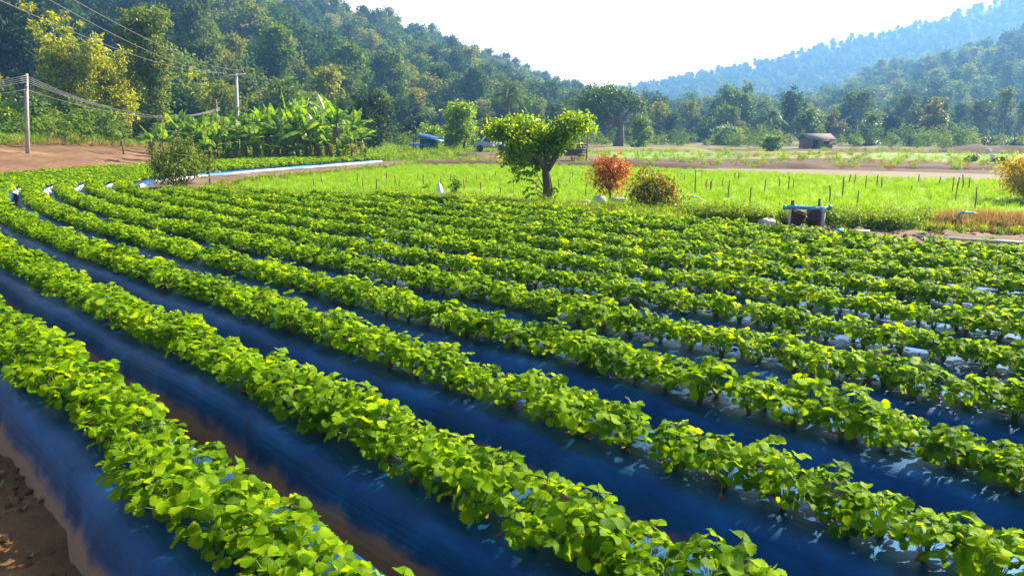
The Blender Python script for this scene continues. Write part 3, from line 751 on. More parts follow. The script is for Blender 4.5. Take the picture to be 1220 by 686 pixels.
p2 = hill_points(H2, 6.8, rng); q = project(p2); p2 = p2[(q[0] > 500) & (q[0] < 1380)]
forest('forest', p2, 'hazy blue wooded ridge far off on the right', 2, .6, .95)
p3 = hill_points(H3, 5.6, rng); q = project(p3); p3 = p3[(q[0] > 850) & (q[0] < 1400)]
clear = (q[0][(q[0] > 850) & (q[0] < 1400)] > 1150) & (np.linalg.norm(p3[:, :2], axis=1) < 285)
p3 = p3[~clear]
forest('forest', p3, 'wooded spur in front of the far ridge on the right', 3, .6, 1.1)
# trees over the plain at the foot of the hills
belt = []
for (pxa, pxb, ra, rb, n) in ((430, 720, 118, 190, 150), (700, 960, 130, 240, 170), (940, 1330, 150, 240, 190), (-150, 260, 88, 110, 60), (250, 440, 85, 118, 55)):
    r_ = np.random.default_rng(int(pxa) + 999)
    a = r_.uniform(az_of(pxa), az_of(pxb), n); d = r_.uniform(ra, rb, n); belt.append(np.stack([np.sin(a) * d, np.cos(a) * d, np.zeros(n)], 1))
forest('forest', np.concatenate(belt), 'mixed trees filling the foot of the hills behind the fields', 4, .38, .72)
# low scrub along the far edge of the fields
scr = []
for (pxa, pxb, ra, rb, n) in ((690, 1330, 100, 125, 120), (430, 640, 78, 100, 60), (-150, 130, 56, 85, 70)):
    r_ = np.random.default_rng(abs(int(pxa)) + 5)
    a = r_.uniform(az_of(pxa), az_of(pxb), n); d = r_.uniform(ra, rb, n); zz = 1.2 if pxa == -150 else 0
    scr.append(np.stack([np.sin(a) * d, np.cos(a) * d, np.full(n, zz)], 1))
M_scrub = leafmat('scrub leaf', (.05, .10, .012), (.12, .20, .02), (.26, .30, .05), trans=.4, rough=.6, spec=.15, objw=.7)
def scrub_mesh(seed, h, w_, n, size, mat):
    rg = np.random.default_rng(seed); b = MB(); V, Q = leaf_cloud(rg, auto_blobs(rg, w_, h, .02, 7, .7), n, size, per=9, spread=.3); b.add_np(V, Q); return b.mesh('scrub', mat)
scoll = proto_collection('scrub_protos', [scrub_mesh(1, 1.2, 1.8, 500, .16, M_scrub), scrub_mesh(2, .9, 1.6, 450, .16, M_scrub), scrub_mesh(3, 1.7, 1.6, 500, .17, M_scrub)])
scr = np.concatenate(scr); n = len(scr); rot = np.zeros((n, 3)); rot[:, 2] = rng.uniform(0, 6.28, n)
scatter('scrub', scr, rot, rng.uniform(.6, 1.8, n), rng.integers(0, 3, n), scoll, ('low scrub along the far edges of the fields', 'scrub'))

# haze
hb = MB(); hb.box((50, 620, 129), (2560, 1580, 262)); ho = hb.build('haze', [])
tag(ho, 'pale blue haze over the valley', 'haze', kind='stuff')
hm = bpy.data.materials.new('haze'); hm.use_nodes = True; ht = hm.node_tree; ht.nodes.clear()
vo = ht.nodes.new('ShaderNodeVolumePrincipled'); mo = ht.nodes.new('ShaderNodeOutputMaterial')
vo.inputs['Color'].default_value = (.19, .46, .93, 1); vo.inputs['Density'].default_value = .0009; vo.inputs['Anisotropy'].default_value = .35
ht.links.new(vo.outputs[0], mo.inputs['Volume']); ho.data.materials.append(hm)
cy.volume_step_rate = 1
# ================================================================== PLANTS THAT ARE THINGS
M_bright = leafmat('bright tree leaf', (.05, .13, .004), (.18, .31, .005), (.44, .54, .008), trans=.58, rough=.45, tcol=(1.5, 1.4, .4), objw=.1)
M_bamboo = leafmat('bamboo leaf', (.07, .12, .002), (.38, .43, .004), (.76, .74, .008), trans=.5, rough=.5, tcol=(1.4, 1.3, .35), objw=.1)
M_vine = leafmat('creeper leaf', (.04, .09, .008), (.14, .20, .015), (.30, .34, .04), trans=.45, rough=.5, tcol=(1.4, 1.4, .4), objw=.1)
M_darkleaf = leafmat('dark tree leaf', (.008, .03, .006), (.025, .06, .008), (.09, .13, .015), trans=.25, rough=.5, spec=.2, objw=.1)
M_midleaf = leafmat('mid green leaf', (.03, .08, .01), (.07, .14, .02), (.16, .22, .04), trans=.4, rough=.5, objw=.1)
M_paleleaf = leafmat('pale green leaf', (.08, .15, .03), (.15, .24, .05), (.28, .36, .09), trans=.4, rough=.5, objw=.1)
M_olive = leafmat('olive leaf', (.07, .09, .015), (.15, .16, .03), (.26, .24, .07), trans=.35, rough=.5, objw=.1)
M_red = leafmat('red orange leaf', (.10, .02, .008), (.34, .09, .012), (.62, .26, .02), trans=.45, rough=.45, tcol=(1.5, 1.1, .4), objw=.05)
M_redgreen = leafmat('green leaf with red tips', (.05, .11, .01), (.15, .22, .015), (.34, .30, .03), trans=.45, tcol=(1.5, 1.3, .4), objw=.05, extra=(.50, .07, .03))
M_yellow = leafmat('yellow blossom leaf', (.26, .20, .01), (.55, .40, .01), (.85, .62, .02), trans=.45, rough=.5, tcol=(1.2, 1.1, .4), objw=.05)
M_banana = leafmat('banana leaf', (.045, .12, .008), (.12, .25, .015), (.22, .35, .03), trans=.48, rough=.38, tcol=(1.5, 1.4, .3), spec=.22, objw=.25, extra=(.36, .32, .04))
M_palm = leafmat('palm leaf', (.03, .07, .015), (.08, .14, .03), (.2, .26, .07), trans=.3, rough=.4, spec=.5, objw=.1)
M_flower = plain('red flower', (.65, .03, .02), .5)
M_culm = plain('bamboo culm', (.16, .13, .06), .5)
M_pstem = plain('banana stem', (.16, .14, .05), .7, var=.4, scale=3)

# ---- bamboo clumps
def bamboo(name, label, loc, h, w_, nc, n, seed, group=None, mat=None, leafsize=.26):
    rg = np.random.default_rng(seed); t = empty(name, loc, 0, label, 'bamboo', group); cb = MB(); bl = []
    for i in range(nc):
        a = rg.uniform(0, 6.28); r0 = w_ * .26 * math.sqrt(rg.random()); hh = h * rg.uniform(.66, 1.0); out_ = w_ * rg.uniform(.15, .5)
        o = np.array([math.cos(a), math.sin(a), 0]); b0 = o * r0
        pts = [b0 + o * out_ * s ** 2.8 + np.array([0, 0, hh * (s - .05 * s ** 5)]) for s in np.linspace(0, 1, 8)]
        pts[-1] = pts[-1] + o * out_ * .15 - [0, 0, hh * .03]
        cb.tube(pts, [.065 * (1 - .8 * s) for s in np.linspace(0, 1, 8)], 5)
        for s in np.arange(.20 + rg.random() * .2, 1.0, .13):
            c = b0 + o * out_ * s ** 2.8 + np.array([0, 0, hh * s]); rr = .42 + .36 * math.sin(PI * s ** .8)
            bl.append((*(c + rg.normal(size=3) * .2), rr * rg.uniform(.7, 1.3), rr * rg.uniform(.7, 1.3), rr * rg.uniform(.6, 1.1)))
    cb.build('stems', M_culm, t, True)
    inst('foliage', crown_mesh('foliage', mat or M_bamboo, rg, bl, n, leafsize, ratio=.36, up=.25, droop=.45, per=20, spread=.24, shell=.75), t)
    return t
ZP = 1.3
bamboo('bamboo_clump', 'tall golden green bamboo clump with bare dark stems, leftmost above the bank', AT(90, 178, 61) * [1, 1, 0] + [0, 0, ZP], 11.0, 3.5, 26, 20000, 31, 'bamboo clumps on the bank')
bamboo('bamboo_clump', 'feathery bamboo clump arching to the right between tallest clump and creeper tree', AT(148, 180, 64) * [1, 1, 0] + [0, 0, ZP], 9.0, 3.3, 18, 13000, 32, 'bamboo clumps on the bank')
bamboo('bamboo_clump', 'small distant bamboo clump behind the utility pole with the crossarm', AT(246, 170, 84) * [1, 1, 0] + [0, 0, .6], 9.0, 4.6, 16, 9000, 33, 'bamboo clumps on the bank')
# tree swallowed by creepers
B = [(0, 0, 9.6, 1.5, 1.4, 1.3), (.9, .2, 10.0, 1.1, 1.1, .9), (-1.0, 0, 9.2, 1.2, 1.1, 1.2), (.2, 0, 7.6, 1.6, 1.4, 1.5), (.9, 0, 6.2, 1.0, 1.1, 1.6), (-.5, .2, 5.6, 1.2, 1.2, 1.5), (.5, 0, 3.8, 1.0, 1.0, 1.5), (.3, -.3, 2.0, 1.2, 1.2, 1.3), (-.6, 0, 1.2, 1.0, 1.0, 1.0)]
tree_thing('creeper_covered_tree', 'slender tree wrapped to the top in pale creepers, right of the bamboo', 'tree', AT(186, 178, 62) * [1, 1, 0] + [0, 0, .9], B, 15000, .24, M_vine, 10, .22, 41)

# ---- generic trees of the middle distance
def T_(name, label, px_, base, top, wpx, D, mat, n, size, seed, group=None, z=0.0, **kw):
    rg = np.random.default_rng(seed); p = AT(px_, base, D); p[2] = z
    h = AT(px_, top, D)[2] - z; w_ = wpx / F_PX * D * 1.0; bs = kw.pop('bs', .25); nb = kw.pop('nb', 10); fl = kw.pop('flat', .6)
    B = auto_blobs(rg, w_, h, bs, nb, fl * min(1.6, h / w_))
    return tree_thing(name, label, 'tree' if 'shrub' not in name and 'bush' not in name else 'bush', p, B, n, size, mat, h, max(.05, h * .03), seed + 50, group, **kw)
T_('round_tree', 'dark dense glossy round tree standing behind the banana grove', 440, 192, 106, 78, 66, M_darkleaf, 9000, .30, 51, bs=.12)
T_('leafy_tree', 'bright green upright tree beside the blue roofed shelter', 553, 188, 121, 50, 66, M_bright, 7000, .24, 52, bs=.12, flat=.8)
T_('small_tree', 'small yellow green tree left of the bright upright tree', 512, 186, 146, 38, 74, M_bright, 2600, .24, 53, bs=.15)
T_('leafy_tree', 'yellowing tree leaning on the right side of the bright upright tree', 580, 188, 138, 34, 72, M_olive, 2600, .26, 57, bs=.1)
T_('pale_round_tree', 'pale round tree on the grass just right of the spreading tree', 761, 180, 139, 36, 92, M_paleleaf, 4200, .26, 54, bs=.05, flat=.9)
T_('dome_tree', 'low dark dome shaped tree behind the blue roofed shelter', 501, 184, 135, 46, 86, M_darkleaf, 3000, .32, 55, bs=.1)
T_('pale_round_tree', 'pale round grey green tree left of the coconut palm', 867, 180, 150, 52, 108, M_paleleaf, 4500, .32, 56, bs=.03, flat=.8)
T_('field_shrub', 'bright spiky shrub alone at the edge of the brown field, below the palm', 919, 185, 161, 34, 72, M_paleleaf, 2600, .22, 58, bs=.03)
# row of trees left of the spur
rowt = [(962, 172, 128, 40, M_midleaf, 'slim dark tree beside the coconut palm'), (990, 176, 132, 34, M_olive, 'yellow olive tree directly behind the plank hut'), (1012, 178, 140, 22, M_darkleaf, 'narrow reddish dark tree right of the hut'),
        (1034, 178, 134, 36, M_midleaf, 'loose mid green tree in the middle of the tree row right of the hut'), (1056, 179, 135, 26, M_darkleaf, 'thin dark tree before the tallest tree of the row'), (1086, 180, 130, 50, M_darkleaf, 'broad dark tree with bare gaps under the tallest crown'),
        (1106, 180, 120, 34, M_olive, 'tallest sunlit tree of the row right of the hut'), (1128, 180, 146, 40, M_midleaf, 'rounded light green tree ending the row right of the hut')]
for i, (x, b_, t_, w_, m_, lab) in enumerate(rowt):
    T_('field_tree', lab, x, b_, t_, w_, 104 + (i % 3) * 5, m_, 2800, .36, 70 + i, 'trees in a row right of the hut', bs=.08 if i != 6 else .4, nb=8)
T_('slender_tree', 'tall slender tree rising out of the trees at the foot of the far ridge', 886, 178, 96, 20, 150, M_midleaf, 1500, .5, 81, bs=.3, flat=.9)
T_('field_shrub', 'dry tawny shrub on the ridge of earth at the right edge', 1180, 182, 163, 44, 92, M_olive, 2000, .26, 82, bs=.02, flat=.6)
T_('field_shrub', 'light green shrub right of the tawny shrub near the right edge', 1205, 182, 166, 36, 92, M_paleleaf, 1800, .26, 83, bs=.02, flat=.6)
T_('field_shrub', 'small green shrub between the pale planting strips', 1158, 195, 184, 18, 50, M_bright, 700, .15, 84, bs=.02)
T_('field_shrub', 'small green shrub at the right end of the planting strips', 1188, 198, 186, 20, 48, M_bright, 700, .15, 85, bs=.02)
T_('leafy_bush', 'big light green bush at the left edge above the bank', 12, 176, 124, 70, 56, M_bright, 4200, .26, 86, z=ZP, bs=.02, flat=.8)
T_('leafy_bush', 'rounded light green bush beside the left utility pole', 44, 178, 141, 34, 54, M_bright, 2400, .24, 87, z=ZP, bs=.02, flat=.8)
T_('round_tree', 'blue green round tree behind the left utility pole', 54, 178, 112, 62, 78, M_midleaf, 4000, .32, 88, z=ZP, bs=.1)
# the wide spreading tree
D = 100; p = AT(736, 180, D); p[2] = 0; s_ = D / F_PX
def blobs_px(items, px0, py0, s_, dy=.8):
    return [((x - px0) * s_, (i % 3 - 1) * rx * s_ * dy * .6, (py0 - y) * s_, rx * s_, rx * s_ * dy, ry * s_) for i, (x, y, rx, ry) in enumerate(items)]
it = [(703, 127, 18, 10), (722, 119, 18, 8), (742, 126, 17, 9), (708, 141, 14, 8), (693, 134, 12, 9), (757, 134, 10, 7), (728, 135, 12, 8), (716, 150, 8, 6)]
rg = np.random.default_rng(5); t = empty('spreading_tree', p, 0, 'wide flat crowned tree with a thick leaning trunk beyond the ploughed field', 'tree')
Bt = blobs_px(it, 736, 180, s_)
tb = MB(); tb.tube([(0, 0, -.2), (.3, 0, 1.6), (.3, 0, 3.0), (-.4, 0, 4.6)], [.75, .5, .4, .3], 8)
for b_ in Bt: tb.tube([(.1, 0, 2.6), (np.array([-.3, 0, 3.6]) + np.array(b_[:3])) / 2 - [0, 0, .3], np.array(b_[:3]) + [0, 0, b_[5] * .3]], [.28, .17, .06], 5)
tb.build('trunk', M_bark, t, True); inst('crown', crown_mesh('crown', M_midleaf, rg, Bt, 8000, .30, per=12, spread=.25), t)
# the pale feathery palms
def palm(name, label, loc, h, fl, nf, seed, lean=.2, mat=None):
    rg = np.random.default_rng(seed); t = empty(name, loc, 0, label, 'palm'); tb = MB()
    tb.tube([(lean * h * s * s, 0, h * s) for s in np.linspace(0, 1, 7)], np.linspace(.2, .12, 7) * h / 6, 7); tb.build('trunk', M_bark, t, True)
    top = np.array([lean * h, 0, h])
    for i in range(nf):
        b = MB(); a = i * 2.4 + rg.uniform(-.2, .2); up = rg.uniform(-.15, 1.05) if i > 3 else 1.3
        o = np.array([math.cos(a), math.sin(a), 0]); pts = []
        for s in np.linspace(0, 1, 9): pts.append(top + o * fl * math.cos(up) * s * (1 if up < 1.2 else 1.3) + np.array([0, 0, fl * (math.sin(up) * s - .75 * s * s)]))
        pts = np.array(pts); b.tube(pts, np.linspace(.04, .01, 9) * fl / 2.5, 4, cap=False)
        P = []; Dd = []; Nn = []; Sz = []
        for j in np.linspace(.12, .99, 22):
            q_ = np.array([np.interp(j * 8, range(9), pts[:, c]) for c in range(3)]); tdir = pts[min(8, int(j * 8) + 1)] - pts[int(j * 8)]; tdir /= np.linalg.norm(tdir)
            sdn = np.cross(tdir, [0, 0, 1]); sdn /= np.linalg.norm(sdn) + 1e-6
            for sg in (1, -1):
                P.append(q_); Dd.append(sdn * sg + tdir * .6 - np.array([0, 0, .5])); Nn.append(np.array([0, 0, 1.]) + sdn * sg * .3); Sz.append(fl * .30 * math.sin(PI * (j * .8 + .15)))
        V, Q = leaf_quads(np.array(P), np.array(Nn), np.array(Dd), np.array(Sz), .16, .02); b.add_np(V, Q); b.build('frond', mat or M_palm, t)
    return t
p = AT(912, 178, 112); p[2] = 0; palm('coconut_palm', 'coconut palm with a drooping pale crown left of the hut', p, 3.9, 3.3, 18, 1, .03)
p = AT(604, 178, 108); p[2] = 0; palm('coconut_palm', 'pale palm poking out of the trees above the main tree in the green field', p, 7.0, 3.6, 16, 2, .05)
p = AT(497, 176, 118); p[2] = 0; palm('coconut_palm', 'dim palm crown among the trees behind the blue roofed shelter', p, 5.5, 2.8, 14, 3, .05)

# ---- banana grove
def banana_leaf(b, rg, L_, W_, base, az, up, bend):
    o = np.array([math.cos(az), math.sin(az), 0]); sdn = np.array([-o[1], o[0], 0]); n = 11; pts = []
    for s in np.linspace(0, 1, n): pts.append(base + o * L_ * (math.cos(up) * s + .25 * bend * s * s) + np.array([0, 0, L_ * (math.sin(up) * s - bend * s * s)]))
    ws = [0.02, .04, .30, .46, .5, .5, .48, .44, .36, .22, .02]; tw = rg.uniform(-.5, .5)
    for sg in (1, -1):
        for i in range(1, n - 1):
            dz = .22 + rg.uniform(-.06, .25); dz2 = dz + rg.uniform(-.05, .05); gp = rg.uniform(0, .12) if rg.random() < .55 else 0
            a = pts[i]; c = pts[i + 1] * (1 - gp) + pts[i] * gp
            o1 = a + (sdn * sg * math.cos(tw * sg) + np.array([0, 0, -dz + math.sin(tw) * sg * .8])) * ws[i] * W_
            o2 = c + (sdn * sg * math.cos(tw * sg) + np.array([0, 0, -dz2 + math.sin(tw) * sg * .8])) * (ws[i + 1] * (1 - gp) + ws[i] * gp) * W_
            b.add([a, c, o2, o1], [(0, 1, 2, 3) if sg < 0 else (0, 3, 2, 1)])
    b.tube(pts, np.linspace(.035, .006, n), 4, cap=False)
BN = []
for i in range(6):
    rg = np.random.default_rng(300 + i); h = 2.0 + .25 * (i % 3); sb = MB(); sb.tube([(0, 0, 0), (.03, 0, h * .5), (0, 0, h)], [.15, .12, .08], 8)
    for j in range(3):                                   # hanging withered leaves
        a = rg.uniform(0, 6.28); o = np.array([math.cos(a), math.sin(a), 0]); p0 = np.array([0, 0, h * .95])
        V = [p0, p0 + o * .3 + [0, 0, -.3], p0 + o * .34 + [-.1 * o[1], .1 * o[0], -1.2], p0 + o * .25 + [.12 * o[1], -.12 * o[0], -1.1]]; sb.add(V, [(0, 1, 2, 3)], 1)
    lm = []
    for j in range(8):
        b = MB(); up = R(rg.uniform(40, 88) if j < 6 else rg.uniform(0, 25)); banana_leaf(b, rg, rg.uniform(1.8, 2.6), rg.uniform(.55, .75), np.array([0, 0, h * .97]), j * 2.4 + rg.uniform(-.4, .4), up, rg.uniform(.15, .55)); lm.append(b.mesh('leaf', M_banana, True))
    BN.append((sb.mesh('stem', [M_pstem, M_dry], True), lm))
def banana(px_, D, h, i, label, group, z=0):
    p = AT(px_, 190, D); p[2] = z; t = empty('banana_plant', p, i * 1.7, label, 'banana plant', group); v = BN[i % 6]
    inst('stem', v[0], t); [inst('leaf', m_, t) for m_ in v[1]]; t.scale = (h / 3.9,) * 3
rg = np.random.default_rng(8); i = 0
for row, (D, a, b_, stp) in enumerate(((47.5, 238, 425, 12), (50.5, 222, 432, 13), (54, 212, 428, 15))):
    x = a
    while x < b_:
        env = 1.0 if x > 310 else .78
        h = (3.5 + .45 * row) * env * rg.uniform(.85, 1.12) * (.85 if x > 405 else 1)
        banana(x, D + rg.uniform(-1, 1), h, i, ('banana plant in the front line of the banana grove', 'banana plant in the middle of the banana grove', 'banana plant at the back of the banana grove, tall against the hillside')[row], ('front banana plants', 'middle banana plants', 'rear banana plants')[row], .0)
        x += stp + rg.uniform(-3, 3); i += 1
for j, x in enumerate(range(236, 440, 11)): banana(x + rg.uniform(-4, 4), 45.8 + rg.uniform(-.6, .6), rg.uniform(1.3, 2.3), j, 'short young banana sucker along the front foot of the grove', 'banana suckers', .0)
banana(148, 47, 1.5, 2, 'small young banana plant in front of the bamboo on the bank', None, .6)
banana(182, 43, 2.6, 4, 'single banana plant standing left of the grove behind the leaning poles', None, .1)
banana(196, 46, 2.4, 1, 'banana plant just right of the single one, behind the round bush', None, .1)

# ---- the main tree in front of the green field
TB = G(652, 243, .22); TB = TB * [1, 1, 0] + [0, 0, .2]; s_ = np.linalg.norm(TB) / F_PX
rg = np.random.default_rng(61); t = empty('young_tree', TB, 0, 'bright green tree with a forked Y shaped crown at the edge of the green field', 'tree')
it = [(600, 156, 17, 11), (620, 152, 17, 11), (640, 158, 16, 12), (612, 166, 19, 11), (632, 172, 18, 12), (648, 178, 13, 12), (616, 182, 14, 10), (604, 190, 9, 8), (628, 192, 12, 8), (592, 160, 9, 8),
      (657, 168, 12, 11), (668, 158, 13, 11), (678, 150, 14, 11), (686, 144, 13, 9), (694, 152, 10, 9), (672, 168, 12, 9), (662, 178, 8, 8), (641, 196, 8, 7)]
rq = np.random.default_rng(9)
for _ in range(16):
    c0 = it[rq.integers(0, 18)]; an = rq.uniform(-.5, PI + .5); it.append((c0[0] + math.cos(an) * c0[2] * 1.0, c0[1] - math.sin(an) * c0[3] * 1.05, 4, 4))
it += [(632, 206, 8, 4), (614, 205, 7, 4), (659, 232, 4, 6)]
Bt = blobs_px(it, 652, 243, s_, .9)
tb = MB(); q = lambda x, y, d=0: np.array([(x - 652) * s_, d, (243 - y) * s_])
tb.tube([q(654, 248), q(652, 236), q(652, 222), q(650, 208), q(650, 198)], [.17, .135, .115, .105, .10], 10)
tb.tube([q(650, 205), q(660, 190), q(668, 175), q(680, 152)], [.085, .065, .05, .02], 7); tb.tube([q(650, 203), q(640, 188, -.1), q(625, 172), q(605, 160)], [.085, .065, .045, .02], 7)
tb.tube([q(650, 200), q(648, 180, .1), q(645, 160, .1)], [.06, .04, .015], 6)
for b_ in Bt: tb.tube([q(650, 195), (q(650, 185) + np.array(b_[:3])) / 2, np.array(b_[:3])], [.03, .02, .008], 4, cap=False)
sprigs = [[(646, 226), (634, 214), (620, 212), (607, 216)], [(647, 222), (640, 208), (630, 203), (620, 204)], [(648, 232), (638, 224), (630, 222), (624, 228)], [(648, 236), (640, 230), (632, 230), (626, 234)], [(655, 228), (661, 222), (664, 226)]]
P = []; Dd = []
for sg in sprigs:
    pp = [q(x, y, rg.uniform(-.15, .15)) for x, y in sg]; tb.tube(pp, np.linspace(.018, .006, len(pp)), 4)
    for s in np.linspace(.15, 1, 26):
        u = s * (len(pp) - 1); i0 = min(int(u), len(pp) - 2); c = pp[i0] + (pp[i0 + 1] - pp[i0]) * (u - i0); td = pp[i0 + 1] - pp[i0]; td /= np.linalg.norm(td)
        for sgn in (1, -1): P.append(c); Dd.append(td * .5 + np.array([0, sgn * .6, 0]) + rg.normal(size=3) * .25 + [0, 0, -.45])
P = np.array(P); Dd = np.array(Dd)
tb.build('trunk', M_bark, t, True)
cb = MB(); V, Q = leaf_cloud(rg, Bt, 9000, .105, ratio=.5, per=14, spread=.34, shell=.6, droop=.2); cb.add_np(V, Q)
V, Q = leaf_quads(P, rg.normal(size=P.shape) * .5 + [0, 0, 1], Dd, rg.uniform(.09, .14, len(P)), .42, .1); cb.add_np(V, Q)
cb.build('crown', M_bright, t)
# dark line of stakes, shrubs on the verge
def shrub(name, label, px_, base, items, mat, n, size, seed, stems=5, z=.2, **kw):
    p = G(px_, base, z); s_ = np.linalg.norm(p[:2]) / F_PX; rg = np.random.default_rng(seed)
    t = empty(name, p, 0, label, 'bush'); items = list(items)
    for _ in range(2 * len(items)): c0 = items[rg.integers(0, len(items))]; an = rg.uniform(-.6, PI + .6); items.append((c0[0] + math.cos(an) * c0[2] * 1.15, c0[1] - math.sin(an) * c0[3] * 1.2, 3.2, 3.2))
    Bs = blobs_px(items, px_, base, s_, .9)
    tb = MB(); fk = kw.pop('fork', 0)
    if fk: tb.tube([(0, 0, -.05), (.02, 0, fk * .5), (0, 0, fk)], [.035, .026, .022], 6)
    for b_ in Bs: tb.tube([(0, 0, fk), np.array(b_[:3]) * [.6, .6, .55] + [0, 0, fk * .4], np.array(b_[:3])], [.02, .014, .006], 5)
    tb.build('stems', M_bark, t, True); inst('foliage', crown_mesh('foliage', mat, rg, Bs, n, size, **kw), t); return t
shrub('red_shrub', 'small orange and red leaved tree beside the pale stone on the verge', 726, 239, [(726, 207, 16, 14), (716, 214, 12, 12), (737, 212, 12, 12), (728, 196, 11, 8), (714, 201, 9, 8), (740, 202, 9, 9), (724, 222, 12, 8)], M_red, 3600, .08, 91, fork=.25, per=12, spread=.5, ratio=.4)
ms = shrub('flowering_shrub', 'mixed green shrub with red tips and flowers right of the orange tree', 775, 249, [(771, 222, 16, 12), (785, 226, 15, 14), (762, 232, 10, 9), (790, 238, 13, 9), (775, 240, 20, 9), (768, 206, 6, 8), (795, 225, 8, 8), (778, 212, 9, 7)], M_redgreen, 4600, .085, 92, per=12, spread=.5, ratio=.45)
rg = np.random.default_rng(93)
for i in range(9):
    b = MB(); c = np.array([rg.uniform(-.25, .5), rg.uniform(-.4, -.1), rg.uniform(.25, .75)])
    for j in range(5): a = j * 1.2566; V, Q = leaf_quads(np.array([c]), np.array([[math.cos(a) * .2, -.9, math.sin(a) * .2]]), np.array([[math.cos(a), -.15, math.sin(a)]]), .038, .8, .1); b.add_np(V, Q)
    b.build('flower', M_flower, ms)
shrub('yellow_bush', 'round golden yellow bush at the right edge in the green field', 1224, 240, [(1218, 210, 18, 14), (1230, 214, 22, 18), (1208, 216, 11, 12), (1224, 226, 18, 10), (1240, 206, 16, 14)], M_yellow, 10000, .075, 94, z=0, per=12, spread=.3)
shrub('round_bush', 'round olive bush beside the leaning poles at the bend of the beds', 216, 226, [(214, 196, 18, 13), (203, 190, 12, 10), (226, 194, 12, 12), (212, 208, 18, 10), (230, 208, 9, 8), (218, 183, 12, 7), (196, 202, 8, 7)], M_vine, 6000, .085, 95, z=.1, per=12, spread=.3)
shrub('sapling', 'thin sapling with few leaves in front of the banana grove, right of the olive bush', 250, 222, [(246, 196, 8, 6), (254, 192, 7, 5), (250, 202, 6, 4)], M_vine, 700, .1, 96, z=.1, fork=.6, per=8, spread=.4)
shrub('sapling', 'small dark leafy sapling beside the white sack on the verge', 541, 238, [(541, 226, 5, 5), (540, 233, 6, 5), (543, 220, 3, 4)], M_midleaf, 500, .06, 97, fork=.08, per=8, spread=.4)
# ---- stakes
SK = [(867.6,215,234),(893,223,244),(911,213,230),(861,211,223),(875,206,215),(880,206,215),(928,211,223),(939,210,227),(945,213,227),(988,221,242),(1003.6,211,234),(1020,227,249),(1030.5,210,227),(1012,208,221),(1044.5,208,223),(1049.5,211,227),(1018,208,219),(1094,208,217),(1119,210,221),(1134,211,230),(1138,217,238),(1146,208,227),(1154,211,227),(1141,211,223),(1161,223,249),(1085,221,229),(842,213,223),(847,213,225),
      (573,217,228),(583,210,217),(596,219,231),(590,205,212),(612,219,226),(679,210,219),(698,216,235),(709,210,224),(682,205,212),(666,214,224),(741,223,231),(803,210,221),(828,203,230),(815,209,216),(841,216,224),(846,216,228),(836,203,212),
      (343,210,217),(374,213,224),(384,210,220),(426,206,219),(432,212,224),(449,213,226),(461,205,215),(471,210,220),(476,213,224),(498,205,215),(505,208,219),(525,213,222),(537,206,217),(553,213,227),(555,210,220),(568,208,217),(577,206,213),(639,213,225),(720,206,214),(770,208,218)]
for i, (x, y0, y1) in enumerate(SK):
    rg = np.random.default_rng(i); p = G(x, y1 + 1.5); h = AT(x, y0, p[1])[2]; b = MB(); r_ = rg.uniform(.015, .024)
    b.tube([(0, 0, -.1), (rg.normal() * .008, 0, h * .5), (rg.normal() * .015, rg.normal() * .015, h)], [r_, r_ * .95, r_ * .85], 7)
    side = 'left of the tree' if x < 640 else 'between the tree and the blue rack' if x < 930 else 'on the right behind the blue rack'
    o = b.build('stake', M_wood, None, True, p); tag(o, 'thin wooden stake in the green field ' + side, 'stake', 'stakes ' + side)

# ---- pipe frame with two buckets
FR = G(958, 271, .1); s_ = np.linalg.norm(FR[:2]) / F_PX
def fp(x, y, d=0): return np.array([(x - 958) * s_, d, (271 - y) * s_])
t = empty('bucket_rack', FR, 0, 'blue pipe laid across two wooden posts at the edge of the beds', 'rack')
b = MB(); b.tube([fp(942, 276), fp(943.5, 241)], [.045, .04], 8); b.build('post', M_wood, t, True)
b = MB(); b.tube([fp(973, 278), fp(972.5, 239)], [.03, .028], 8); b.build('post', M_wood, t, True)
b = MB(); b.tube([fp(939.5, 276, -.08), fp(940, 250, -.08)], [.032, .032], 8); b.build('pipe_leg', M_ivory, t, True)
b = MB(); b.tube([fp(976, 276, -.08), fp(976, 252, -.08)], [.045, .045], 10); b.tube([fp(976, 252.5, -.08), fp(976, 248.5, -.08)], [.055, .055], 10); b.build('pipe_leg', M_ivory, t, True)
b = MB(); b.tube([fp(932, 248.2, -.08), fp(945, 248.2, -.08), fp(975, 249.6, -.08), fp(984.5, 248.6, -.08)], [.042] * 4, 10)
for x in (933, 944, 983): b.tube([fp(x - 1.2, 248.4, -.08), fp(x + 1.2, 248.4, -.08)], [.053, .053], 10)
b.build('pipe_rail', M_teal, t, True)
def bucket(label, x, y, d, rot):
    t = empty('bucket', FR + fp(x, y, d), 0, label, 'bucket', 'buckets hanging on the rack'); t.rotation_euler = rot
    b = MB(); k = 20; prof = [(.115, -.28), (.12, -.275), (.155, 0), (.165, 0), (.165, .015), (.148, .012), (.11, -.262), (0, -.262)]
    vs = [(r * math.cos(2 * PI * j / k), r * math.sin(2 * PI * j / k), z) for r, z in prof for j in range(k)]
    fs = [(i * k + j, i * k + (j + 1) % k, (i + 1) * k + (j + 1) % k, (i + 1) * k + j) for i in range(len(prof) - 1) for j in range(k)]; fs.append(tuple(range(k))[::-1])
    b.add(vs, fs); b.build('body', M_bucket, t, True)
    b = MB(); b.tube([(.16 * math.cos(a), .02, .16 * math.sin(a)) for a in np.linspace(0, PI, 12)], [.004] * 12, 4); b.build('handle', M_ivory, t, True)
bucket('dark purple bucket hanging straight at the left post', 949, 253.5, -.10, (.2, .25, 0))
bucket('purple brown bucket hanging tilted with its pale handle showing', 964.5, 256, -.12, (.55, -.45, .2))
